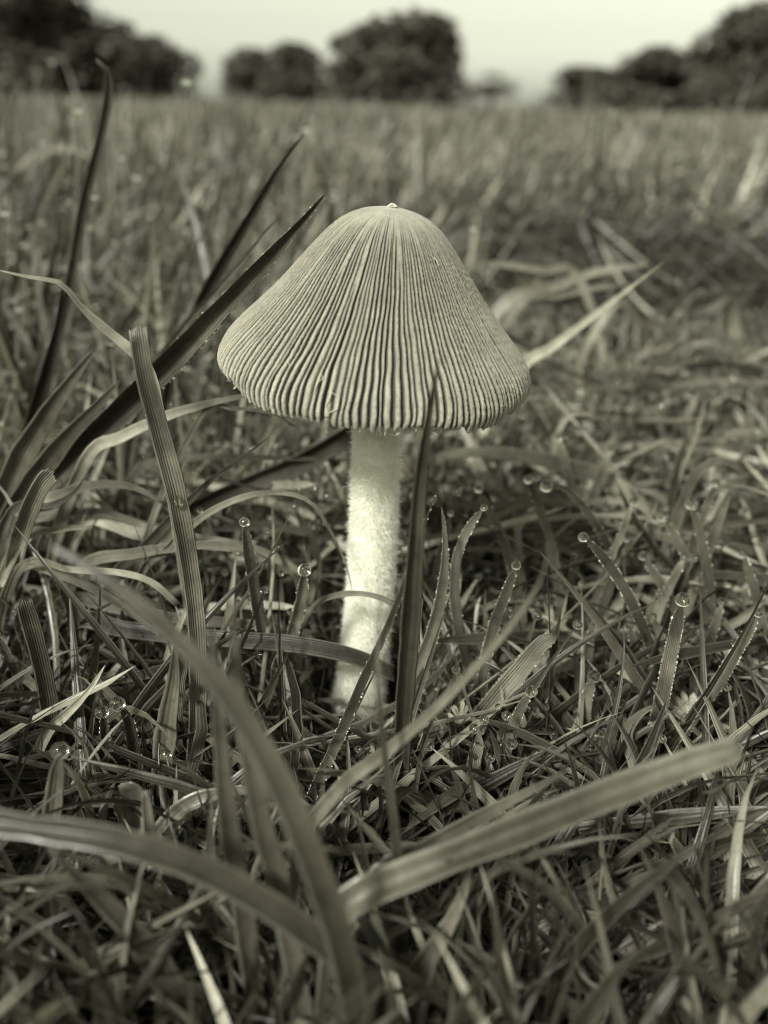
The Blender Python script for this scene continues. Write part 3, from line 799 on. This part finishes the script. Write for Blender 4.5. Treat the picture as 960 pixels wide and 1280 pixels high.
B('thin light blade standing behind the bowed blade', [(790, 630), (776, 668), (756, 716), (740, 766), (728, 810)], 11, 0.010, 0.014, 0.50, 'round', 0.5, drop=5, beads=40, group=G2)
B('dark blade parallel to the thin light one', [(782, 676), (770, 712), (750, 770), (738, 820)], 14, 0.012, 0.010, 0.28, 'round', 0.5, drop=5.5, group=G2)
B('strong upright blade with the largest clear drop, right of centre', [(852, 756), (844, 790), (832, 850), (822, 900), (812, 955)], 22, -0.014, -0.018, 0.36, 'round', 0.5, drop=9.5, beads=120, group=G2)
B('stout blade rising to the right edge', [(946, 770), (926, 806), (894, 858), (860, 905), (838, 940)], 20, -0.012, -0.016, 0.34, 'round', 0.5, drop=6, beads=90, group=G2)
B('short thick blade with a drop below the pinched leaf', [(662, 868), (650, 888), (636, 925), (626, 965)], 18, -0.022, -0.022, 0.50, 'round', 0.5, drop=7.5, beads=40, group=G2, drops=[(664, 860, 5)])
B('short pale blade with a drop left of the strong upright one', [(741, 850), (733, 876), (728, 925)], 20, -0.016, -0.016, 0.52, 'round', 0.4, drop=8, beads=40, group=G2)
B('small stub with a drop right beneath the bowed blade', [(718, 815), (722, 840), (724, 870)], 12, -0.010, -0.008, 0.45, 'round', 0.5, drop=6, group=G2)
B('small rounded shoot right of the largest drop', [(862, 826), (868, 850), (866, 890)], 15, -0.010, -0.008, 0.38, 'round', 0.5, group=G2)
B('slender dark blade at the right with its drop near the edge', [(866, 700), (850, 730), (832, 780), (818, 812)], 12, 0.006, 0.008, 0.30, 'round', 0.5, drop=5, group=G2)
B('tall pointed blade in the soft turf at the right', [(856, 548), (846, 590), (838, 640), (836, 680)], 11, 0.03, 0.035, 0.36, 'point', 0.5, group=G2)
B('grey-green blade leaning right near the right edge', [(916, 610), (896, 660), (872, 720), (860, 770)], 16, 0.014, 0.014, 0.46, 'point', 0.5, group=G2)
STUBS = [(600, 609, 5.5, 40, 'drop just under the wide pale strand, nearest the dark narrow blade'),
 (662, 597, 6, 30, 'drop hanging above the nodding arched blade'), (866, 627, 8, 20, 'wide soft drop at the upper right of the dewy blades'),
 (831, 642, 7.5, 45, 'long soft drop left of the wide one at upper right'), (893, 602, 6, -30, 'drop far out at the upper right edge of the dewy blades'),
 (806, 692, 6, 50, 'drop to the right of the thin light blade'), (787, 779, 6, 25, 'drop low beside the long bowed blade, right of its middle'),
 (741, 776, 5.5, -15, 'drop low in the gap left of the long bowed blade'), (818, 769, 4.5, 30, 'small drop between the bowed blade and the largest drop'),
 (854, 694, 5, -40, 'small drop above and right of the largest drop'), (902, 750, 6, -25, 'drop right of the largest drop, near the edge'),
 (563, 640, 4, -20, 'tiny drop just left of the curved blade'), (930, 690, 5.5, 25, 'drop almost on the right edge of the picture'),
 (700, 545, 6, 20, 'blurred drop beyond the wide pale strand, left one'), (762, 560, 6, -30, 'blurred drop beyond the wide pale strand, right one'),
 (640, 760, 4.5, 18, 'small drop in the shade below the blurred curved blade'), (888, 860, 5, -22, 'drop low at the right beside the stout blade'),
 (560, 905, 4.5, 22, 'small drop in the litter right of the stem foot'), (760, 905, 5, -16, 'drop low between the short pale blade and the strong one')]
for sx, sy, sr, bend, slab in STUBS:
    Ys = 0.010 - 0.00009 * (sy - 640) + (0.02 if sy < 580 else 0)
    B('slim stub bearing a ' + slab, [(sx, sy + sr), (sx + bend * 0.25, sy + 26), (sx + bend * 0.7, sy + 62), (sx + bend, sy + 100)],
      13 + sr * 0.4, Ys, Ys - 0.002, 0.34 + 0.02 * (sx % 9), 'round', 0.5, drop=sr, beads=30, group=G2)
B('bent dewy blade at the bottom right', [(808, 1018), (811, 1050), (813, 1095), (812, 1140), (800, 1190), (786, 1225)], 23, -0.028, -0.038, 0.34, 'round', 0.5, drop=7, beads=170, group=G2)
B('little beaded shoot with two drops at the bottom right', [(849, 1042), (848, 1060), (850, 1085), (856, 1110)], 14, -0.026, -0.026, 0.44, 'round', 0.5, drop=8.5, beads=60, group=G2, drops=[(848, 1076, 7)])
B('horizontal beaded blade entering from the right edge with a hanging drop', [(880, 1016), (902, 1008), (940, 1010), (985, 1018)], 16, -0.024, -0.024, 0.46, 'round', 0.5, drop=9.5, beads=90, group=G2)
B('drop-bearing nub under the foreground blade in the middle right', [(700, 982), (690, 990), (678, 1002), (664, 1020)], 16, -0.026, -0.026, 0.34, 'round', 0.5, drop=8, beads=40, group=G2)
# --- dry strands right
B('pale straight stalk leaning up to the right behind the cap', [(829, 328), (790, 358), (740, 396), (690, 434), (650, 462)], 20, 0.050, 0.062, 0.98, 'long', 0.4, group=G4)
B('wide pale strand lying level just right of the stem', [(528, 576), (580, 566), (640, 568), (700, 580), (770, 606)], 20, 0.045, 0.04, 0.62, 'leaf', 0.3, group=G4)
B('thin level strand below the wide pale one', [(500, 640), (570, 632), (640, 631), (720, 628), (800, 632)], 9, 0.035, 0.035, 0.62, 'leaf', 0.3, group=G4)
B('faint blade lying level at the right edge of the hollow', [(640, 492), (720, 484), (820, 484), (940, 480)], 8, 0.085, 0.085, 0.58, 'leaf', 0.3, group=G4)
B('pale frayed leaf lying left of the strong upright blade', [(770, 838), (800, 852), (838, 878), (862, 900)], 24, -0.010, -0.012, 0.78, 'leaf', 0.4, group=G4)
B('pale crumpled leaf at the lower right edge', [(908, 920), (930, 952), (952, 992), (968, 1030)], 30, -0.022, -0.024, 0.80, 'leaf', 0.5, group=G4)
B('twisted pale leaf hanging above the big cut blade', [(818, 882), (798, 896), (784, 918), (792, 950), (800, 966)], 18, -0.020, -0.022, 0.66, 'leaf', 0.5, twist=2.0, group=G4)
B('shredded pale stalk standing in the litter below the stem', [(598, 930), (592, 958), (594, 1000), (584, 1040)], 18, -0.024, -0.028, 0.62, 'cut', 0.6, group=G4)
B('thin straw sloping down to the bottom edge right of centre', [(668, 1052), (684, 1110), (702, 1180), (724, 1262)], 12, -0.038, -0.046, 0.72, 'line', 0.4, group=G4)
B('thin straw crossing to the upper right with a frayed tip', [(788, 1012), (762, 1046), (722, 1090), (694, 1130)], 8, -0.034, -0.038, 0.66, 'long', 0.4, group=G4)
B('dark beaded blade sloping down left from the foot of the stem', [(470, 838), (448, 880), (418, 938), (392, 990)], 16, -0.022, -0.030, 0.20, 'long', 0.6, beads=80, group=G1)
B('dull stalk on the left edge hanging down from a dark knot', [(30, 752), (44, 800), (58, 860), (66, 920)], 22, -0.020, -0.020, 0.30, 'cut', 0.4, group=G4)
# --- foreground, out of focus
B('big cut blade lying across the lower right, blurred, with a pale upper side',
  [(922, 938), (860, 958), (770, 992), (670, 1032), (570, 1072), (500, 1100), (446, 1124), (424, 1150), (420, 1200)], 39, -0.047, -0.057, 0.44, 'cut', 0.8, roll=-0.2, mat=M_SOFT, group=G3)
B('second blurred blade lying parallel above the big cut blade', [(712, 962), (660, 990), (600, 1022), (530, 1064), (470, 1100)], 26, -0.042, -0.050, 0.36, 'point', 0.5, mat=M_SOFT, group=G3)
B('wide blurred blade curving from the left edge down to the bottom centre',
  [(48, 676), (100, 702), (160, 744), (215, 792), (270, 850), (318, 920), (360, 1000), (396, 1090), (426, 1180), (450, 1290)], 37, -0.051, -0.063, 0.30, 'point', 0.4, mat=M_SOFT, group=G3)
B('dark blurred blade arching from the left edge across the bottom left',
  [(-20, 1026), (50, 1036), (140, 1050), (230, 1078), (310, 1116), (380, 1162), (440, 1212), (500, 1290)], 33, -0.057, -0.060, 0.14, 'cut', 0.5, mat=M_SOFT, group=G3)
B('blurred upright blade ending left of the foot of the stem', [(288, 742), (292, 800), (300, 880), (314, 960), (330, 1040), (352, 1120), (372, 1230)], 28, -0.050, -0.058, 0.36, 'point', 0.4, mat=M_SOFT, group=G3)
B('blurred upright blade just left of its taller twin', [(262, 768), (268, 840), (276, 930), (286, 1030), (302, 1120), (316, 1230)], 26, -0.046, -0.056, 0.30, 'point', 0.4, mat=M_SOFT, group=G3)
B('soft curved blade sweeping from the right down past the foot of the stem',
  [(688, 676), (676, 724), (640, 780), (594, 834), (540, 890), (478, 944), (420, 990)], 22, -0.046, -0.044, 0.56, 'long', 0.4, mat=M_SOFT, group=G3)
B('slim blurred blade standing in front of the foot of the stem', [(477, 738), (473, 800), (474, 870), (482, 950), (494, 1040), (498, 1110)], 17, -0.044, -0.050, 0.48, 'long', 0.4, mat=M_SOFT, group=G3)
B('blurred blade rising from the bottom edge towards the big cut blade', [(590, 1078), (574, 1130), (540, 1190), (492, 1262)], 28, -0.050, -0.056, 0.36, 'point', 0.4, mat=M_SOFT, group=G3)
B('dark blurred blade slanting from the lower left to the bottom edge', [(60, 1060), (110, 1108), (170, 1170), (232, 1262)], 34, -0.054, -0.058, 0.24, 'point', 0.5, mat=M_SOFT, group=G3)
B('blurred blade sloping out through the lower right corner', [(975, 1100), (930, 1150), (880, 1196), (820, 1240), (760, 1290)], 30, -0.048, -0.052, 0.42, 'cut', 0.4, mat=M_SOFT, group=G3)
B('blurred blade with a soft drop at the left edge', [(74, 944), (70, 975), (66, 1010), (60, 1060)], 28, -0.040, -0.040, 0.46, 'round', 0.4, drop=11, mat=M_SOFT, group=G3)
B('small blurred blade with a round tip beside the pale cup', [(181, 988), (186, 1030), (192, 1080), (196, 1130)], 20, -0.042, -0.044, 0.44, 'round', 0.4, mat=M_SOFT, group=G3)
B('pale blurred blade arching between the two upright ones and the left', [(326, 988), (280, 990), (230, 1008), (196, 1046), (176, 1090)], 24, -0.036, -0.040, 0.56, 'leaf', 0.4, mat=M_SOFT, group=G3)
B('bright blurred strand at the left edge near the bottom', [(0, 1112), (40, 1096), (80, 1082), (130, 1074)], 18, -0.042, -0.040, 0.80, 'leaf', 0.4, mat=M_SOFT, group=G3)
B('pale soft leaf lying in the middle of the lower left', [(196, 1080), (240, 1096), (290, 1130), (330, 1160)], 44, -0.040, -0.044, 0.62, 'leaf', 0.4, mat=M_SOFT, group=G3)
B('curled dry leaf like a small cup at the lower left', [(150, 986), (160, 1000), (168, 1024), (160, 1050)], 44, -0.034, -0.034, 0.66, 'cut', 0.9, mat=M_SOFT, group=G4)

# ------------------------------------------------------------------ turf, generated
def fan(n, d0, d1, power=1.0, spread=0.62):
    """roots seen from the camera between ground distances d0 and d1"""
    u = rng.uniform(0, 1, n)
    if power == 0: d = d0 * (d1 / d0) ** u
    else: d = (d0 ** power + (d1 ** power - d0 ** power) * u) ** (1 / power)
    x = rng.uniform(-1, 1, n) * (spread * d + 0.02)
    return x, d - D_CAM, d
def lift(x, y):
    return np.array([g(a, b) if math.hypot(a, b) < 30 else 0.0 for a, b in zip(x, y)])

def shorter(x, d):
    return 1 - 0.5 / (1 + np.exp(-(x - 0.02) / 0.008)) * ((d > 0.085) & (d < 0.42))

def clear_of_subject(S, near=0.058, tall_near=True):
    """drop blades that would stand in front of the mushroom or too close to the lens"""
    N = len(S['C']); P = S['C'].reshape(-1, 3); x, y, z = project(P); x = x.reshape(N, -1); y = y.reshape(N, -1); z = z.reshape(N, -1)
    cap = (((x - 470) / 215) ** 2 + ((y - 420) / 180) ** 2 < 1) & (z < 0.135)
    stem = ((x > 418) & (x < 512) & (y > 500) & (y < 872) & (z < 0.128)) | ((x > 372) & (x < 430) & (y > 690) & (y < 880) & (z < 0.118))
    inside = (z < np.where(y > 1050, 0.047, near)) & (np.abs(x - 480) < 700) & (y > -200) & (y < 1600)
    long_near = ((np.ptp(x, 1) > 330) & (z.min(1) < 0.066) & (y.max(1) > 950))
    inside = inside | long_near[:, None]
    wall = (z < np.interp(y, [840, 1060], [0.102, 0.062])) & (y < 1060) & (np.abs(x - 480) < 560)
    Pw = S['C']; dx = np.hypot(Pw[..., 0] - ML.x, Pw[..., 1]); hit = (dx < 0.0036)
    hitcap = (np.hypot(Pw[..., 0] - APEX.x, Pw[..., 1]) < 0.0215) & (Pw[..., 2] > 0.045)
    rt = S['C'][:, 0]; hol = (np.exp(-(((rt[:, 0] - 0.16) / 0.13) ** 2 + ((rt[:, 1] - 0.33) / 0.085) ** 2)) > rng.uniform(0.10, 0.38, N))  # grass thinned in the hollow so dark soil stands for its shade
    cap = cap | hol[:, None]
    behind = (np.abs(x - 490) < 60) & (y > 60) & (y < 300) & (z < 0.5)
    cap = cap | behind | ((x > 545) & (x < 990) & (y < 600) & (y > 100) & (z < 0.155)) | ((y < 92) & (y > -300) & (z < 0.38))
    return keep(S, ~(cap | stem | inside | wall | hit | hitcap).any(1))

near_parts = []
# short upright blades near
x, y, d = fan(5200, 0.03, 0.42, 1.3)
right = np.clip(x / 0.05, -1, 1)
L = rng.gamma(6, 0.0038, len(x)) + 0.006; L = np.where(x > 0, np.minimum(L, 0.034), L)
L *= np.where(d < 0.078, 0.95, np.clip(d / 0.15, 0.40, 1.0)) * shorter(x, d)
S = strips(np.stack([x, y, lift(x, y)], 1), rng.uniform(0, 2 * np.pi, len(x)), rng.gamma(2, 0.14, len(x)), rng.normal(0.55, 0.5, len(x)),
           L, rng.uniform(0.0009, 0.0019, len(x)), K=8, fold=rng.uniform(0.2, 0.7), tw=rng.normal(0, 0.9, len(x)),
           tone=np.clip(rng.normal(0.46, 0.27, len(x)), 0.03, 0.95), azd=rng.normal(0, 0.5, len(x)), floor=True)
S = clear_of_subject(S); UP = S; near_parts.append(S)
N_UP = len(near_parts)
# second size: fine narrow blades
x, y, d = fan(6000, 0.045, 0.5, 1.4)
S = strips(np.stack([x, y, lift(x, y)], 1), rng.uniform(0, 2 * np.pi, len(x)), rng.uniform(0.2, 1.3, len(x)), rng.normal(0.3, 0.9, len(x)),
           rng.gamma(5, 0.005, len(x)) * np.clip(d / 0.15, 0.40, 1.0) * shorter(x, d), rng.uniform(0.0005, 0.0012, len(x)), K=8, fold=0.5, tw=rng.normal(0, 0.9, len(x)),
           tone=np.clip(rng.normal(0.45, 0.17, len(x)), 0.05, 1.0), azd=rng.normal(0, 1.0, len(x)), floor=True)
near_parts.append(clear_of_subject(S))
# small hooked shoots in the short turf on the right
x, y, d = fan(2600, 0.14, 0.50, 1.3); m = x > -0.02; x, y, d = x[m], y[m], d[m]; N = len(x)
S = strips(np.stack([x, y, lift(x, y)], 1), rng.uniform(0, 2 * np.pi, N), rng.uniform(0.0, 0.5, N), rng.uniform(0.3, 2.6, N),
           rng.gamma(8, 0.0021, N) + 0.004, rng.uniform(0.0009, 0.0019, N), K=9, fold=0.5, tw=rng.normal(0, 0.6, N),
           tone=np.clip(rng.normal(0.55, 0.18, N), 0.1, 0.95), azd=rng.normal(0, 0.5, N), floor=True)
HK = clear_of_subject(S); near_parts.append(HK)
# blunt upright shoots of mown grass
x, y, d = fan(620, 0.095, 0.24, 1.3, 0.6); N = len(x)
S = strips(np.stack([x, y, lift(x, y)], 1), rng.uniform(0, 2 * np.pi, N), rng.gamma(2, 0.11, N), rng.normal(0.15, 0.25, N),
           rng.uniform(0.011, 0.023, N), rng.uniform(0.0012, 0.0019, N), K=10, fold=0.5, tw=rng.normal(0, 0.5, N) + np.pi / 2 * 0,
           tone=np.clip(rng.normal(0.50, 0.14, N), 0.15, 0.9), azd=rng.normal(0, 0.2, N), prof='stub')
ST = clear_of_subject(S); near_parts.append(ST)
# low growth close to the lens
x, y, d = fan(2200, 0.022, 0.085, 1.3, 0.9)
S = strips(np.stack([x, y, lift(x, y)], 1), rng.uniform(0, 2 * np.pi, len(x)), rng.uniform(0.1, 1.0, len(x)), rng.normal(0.5, 0.7, len(x)),
           rng.gamma(6, 0.0045, len(x)) + 0.006, rng.uniform(0.0007, 0.0020, len(x)), K=9, fold=0.6, tw=rng.normal(0, 0.9, len(x)),
           tone=np.clip(rng.normal(0.30, 0.16, len(x)), 0.03, 0.8), azd=rng.normal(0, 0.8, len(x)), floor=True)
near_parts.append(clear_of_subject(S))
# taller grass to the left and behind
x, y, d = fan(1500, 0.17, 0.7, 1.2)
m = (rng.uniform(size=len(x)) < np.where(x < 0, 0.95, 0.04)); x, y, d = x[m], y[m], d[m]
S = strips(np.stack([x, y, lift(x, y)], 1), rng.normal(0.5, 1.0, len(x)), rng.gamma(2, 0.12, len(x)) + 0.12, rng.normal(0.35, 0.4, len(x)),
           rng.gamma(7, 0.0065, len(x)) + 0.01, rng.uniform(0.0016, 0.0032, len(x)), K=9, fold=0.5, tw=rng.normal(0, 0.7, len(x)),
           tone=np.clip(rng.normal(0.36, 0.15, len(x)), 0.06, 0.8), azd=rng.normal(0, 0.3, len(x)))
near_parts.append(clear_of_subject(S))
o = join('grass', near_parts, M_TURF)
tag(o, 'short green turf of curved blades all around the mushroom', 'grass', kind='stuff')

# flattened strands and thatch
litter = []
x, y, d = fan(5600, 0.04, 0.5, 1.25); m = (d < 0.10) | (rng.uniform(size=len(d)) < np.where(d < 0.17, 0.75, 0.45)); x, y, d = x[m], y[m], d[m]; N = len(x)
zz = lift(x, y) + rng.uniform(0, 0.012, N) * np.clip(d / 0.1, 0.6, 1.2)
S = strips(np.stack([x, y, zz], 1), rng.normal(0, 0.7, N) + np.where(rng.uniform(size=N) < 0.5, 0, np.pi), rng.uniform(1.15, 1.65, N), rng.normal(0.15, 0.35, N),
           rng.gamma(5, 0.007, N) + 0.008, np.minimum(rng.gamma(5, 0.00024, N) + 0.0003, 0.0021), K=9, fold=0.45, tw=rng.normal(0, 0.9, N),
           tone=np.clip(rng.beta(0.8, 1.2, N), 0.02, 0.80), azd=rng.normal(0, 0.8, N), prof='strand', floor=True, wig=rng.normal(0, 0.12, N))
litter.append(clear_of_subject(S))
# flattened tangle in the hollow on the right, toned dark to imitate its shade
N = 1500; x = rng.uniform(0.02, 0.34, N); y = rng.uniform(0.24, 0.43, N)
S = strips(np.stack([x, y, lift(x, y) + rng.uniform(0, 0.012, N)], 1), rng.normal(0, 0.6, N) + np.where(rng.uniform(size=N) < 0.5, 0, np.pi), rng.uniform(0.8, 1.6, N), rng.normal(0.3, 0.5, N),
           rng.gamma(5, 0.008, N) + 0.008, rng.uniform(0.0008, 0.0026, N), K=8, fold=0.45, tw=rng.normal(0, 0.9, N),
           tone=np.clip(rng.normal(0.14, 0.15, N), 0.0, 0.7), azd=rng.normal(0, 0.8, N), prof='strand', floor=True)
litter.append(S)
# fine curled threads near the foot
x, y, d = fan(9000, 0.04, 0.22, 1.5); N = len(x)
S = strips(np.stack([x, y, lift(x, y) + rng.uniform(0, 0.007, N)], 1), rng.uniform(0, 6.28, N), rng.uniform(0.5, 1.7, N), rng.normal(0.6, 1.3, N),
           rng.gamma(4, 0.0025, N) + 0.002, rng.uniform(0.00012, 0.0006, N), K=9, fold=0.5, tw=rng.normal(0, 0.9, N),
           tone=np.clip(rng.beta(0.9, 1.3, N), 0.02, 0.98), azd=rng.normal(0, 2.2, N), prof='strand', floor=True)
litter.append(clear_of_subject(S))
o = join('thatch', litter, M_TURF)
tag(o, 'flattened dry strands and curled threads lying on the soil', 'thatch', kind='stuff')

# the meadow behind, ever larger and sparser with distance
far = []
x, y, d = fan(13000, 0.36, 2.2, 0.6, 0.64); N = len(x)
tuss = np.exp(-(((x - 0.19) / 0.18) ** 2 + ((y - 0.53) / 0.08) ** 2))
lean = rng.normal(0.55, 0.9, N)
S = strips(np.stack([x, y, lift(x, y)], 1), lean, rng.gamma(2.4, 0.26, N), rng.normal(0.9, 0.9, N),
           (rng.gamma(6, 0.0048, N) + 0.010) * (1 + 0.35 * tuss) * np.where(x < 0.05, 1.12, 0.95), rng.uniform(0.0016, 0.0036, N) * (0.8 + d * 0.6), K=6, fold=0.4, tw=rng.normal(0, 0.8, N),
           tone=np.clip(rng.normal(0.47, 0.25, N) + 0.10 * np.sin(x * 19 + 2 * np.sin(y * 13)) * np.sin(y * 11), 0.06, 0.95), azd=rng.normal(0, 0.4, N))
far.append(clear_of_subject(S))
x, y, d = fan(1100, 0.42, 3.0, 0.5, 0.6); N = len(x)
S = strips(np.stack([x, y, lift(x, y)], 1), rng.normal(0.5, 1.2, N), rng.gamma(2, 0.07, N), rng.normal(0.35, 0.4, N),
           rng.uniform(0.055, 0.105, N), rng.uniform(0.0016, 0.0032, N) * (0.8 + d * 0.4), K=8, fold=0.4, tw=rng.normal(0, 0.8, N),
           tone=np.clip(rng.normal(0.48, 0.15, N), 0.06, 0.95))
far.append(clear_of_subject(S))
x, y, d = fan(14000, 2.0, 60, 0, 0.66); N = len(x)
S = strips(np.stack([x, y, lift(x, y)], 1), rng.normal(0.5, 1.2, N), rng.gamma(2, 0.2, N), rng.normal(0.5, 0.5, N),
           (rng.gamma(5, 0.0055, N) + 0.012) * (1 + 0.03 * d) * (1 + 0.5 * np.sin(x / d * 31 + d) * np.sin(x / d * 13 + 2 * np.log(d) * 3)) * np.where(rng.uniform(size=N) < 0.07, 2.1, 1.0), 0.003 * (0.6 + d * 0.9), K=4, fold=0.4, tw=rng.normal(0, 0.8, N),
           tone=np.clip(rng.normal(0.46, 0.19, N) + 0.08 * np.sin(x / d * 23 + np.log(d) * 9), 0.06, 0.95))
far.append(S)
o = join('meadow_grass', far, M_TURF)
tag(o, 'soft out-of-focus meadow grass stretching back to the trees', 'grass', kind='stuff')

# crumbs of earth and rotted leaf
def crumbs():
    x, y, d = fan(2600, 0.04, 0.25, 1.5); N = len(x)
    V, F = ico(2); rad = rng.gamma(3, 0.00022, N)
    P = V[None] * (1 + rng.normal(0, 0.22, (N, len(V), 1))) * rad[:, None, None] * rng.uniform(0.6, 1.3, (N, 1, 3))
    P = P + np.stack([x, y, lift(x, y) + rad * 0.5], 1)[:, None]
    o = mesh_np('soil_crumbs', P.reshape(-1, 3), (F[None] + (np.arange(N) * len(V))[:, None, None]).reshape(-1, 3), M_SOIL)
    tag(o, 'dark crumbs of earth and rotted leaf between the grass roots', 'soil', kind='stuff')
crumbs()

# two pale weed leaves cut into narrow leaflets
def weed_leaf(label, px, py, Y, span, turn, n=9):
    c = at_y(px, py, Y); root = Vector((c.x, c.y, g(c.x, c.y)))
    e = bpy.data.objects.new('weed_leaf', None); COL.objects.link(e); e.location = root
    tag(e, label, 'weed leaf', 'cut leaves of small weeds')
    st = [Vector((0, 0, 0)), (c - root) * 0.5 + Vector((0.0004, 0, 0)), c - root]
    thread('stalk', st, 0.00022, M_TURF, e)
    for k in range(n):
        a = turn + (k / (n - 1) - 0.5) * 2.6
        S = strips(np.array([(c - root)[:]]), a, 0.9 + 0.25 * math.sin(k * 2.1), 0.5, span * (1 - 0.35 * abs(k / (n - 1) - 0.5) * 2), span * 0.20,
                   K=7, fold=0.6, tw=0.25 * math.sin(k * 3.3), tone=0.78, prof='strand')
        join('leaflet', [S], M_TURF, e)
weed_leaf('pale fan of narrow leaflets between the strong upright blade and the stout one', 862, 905, -0.014, 0.0055, 1.9)
weed_leaf('smaller pale fan of leaflets low in the litter right of the stem foot', 575, 905, -0.018, 0.0035, 1.4, 7)
weed_leaf('pale fan of leaflets near the right edge below the stout blade', 925, 965, -0.024, 0.0050, 2.4)

# dew: drops on the tips of turf blades
tips = []; rads = []
x_, y_, z_ = project(UP['tip']); C = UP['C']
up = (UP['tip'][:, 2] > 0.012) & (C[:, -1, 2] - C[:, -2, 2] > -0.001)
m = up & (rng.uniform(size=len(up)) < 0.85) & (z_ > 0.09)
tips.append(UP['tip'][m]); rads.append(rng.uniform(0.00040, 0.00085, m.sum()) * np.where(z_[m] > 0.15, 1.25, 0.8))
S = far[0]; m = rng.uniform(size=len(S['tip'])) < 0.14
dd = S['tip'][m][:, 1]; tips.append(S['tip'][m]); rads.append(rng.uniform(0.0008, 0.0016, m.sum()) * (0.65 + 0.9 * dd))
m = rng.uniform(size=len(HK['tip'])) < 0.75; tips.append(HK['tip'][m]); rads.append(rng.uniform(0.0005, 0.0012, m.sum()))
m = rng.uniform(size=len(ST['tip'])) < 0.7; tips.append(ST['tip'][m]); rads.append(rng.uniform(0.0005, 0.0009, m.sum()))
S = near_parts[5]; m = rng.uniform(size=len(S['tip'])) < 0.35
tips.append(S['tip'][m]); rads.append(rng.uniform(0.0006, 0.0012, m.sum()))
o = balls('dew', np.concatenate(tips), np.concatenate(rads), M_WATER, sub=3)
tag(o, 'countless round dewdrops glinting on the tips of the turf', 'dew', kind='stuff')
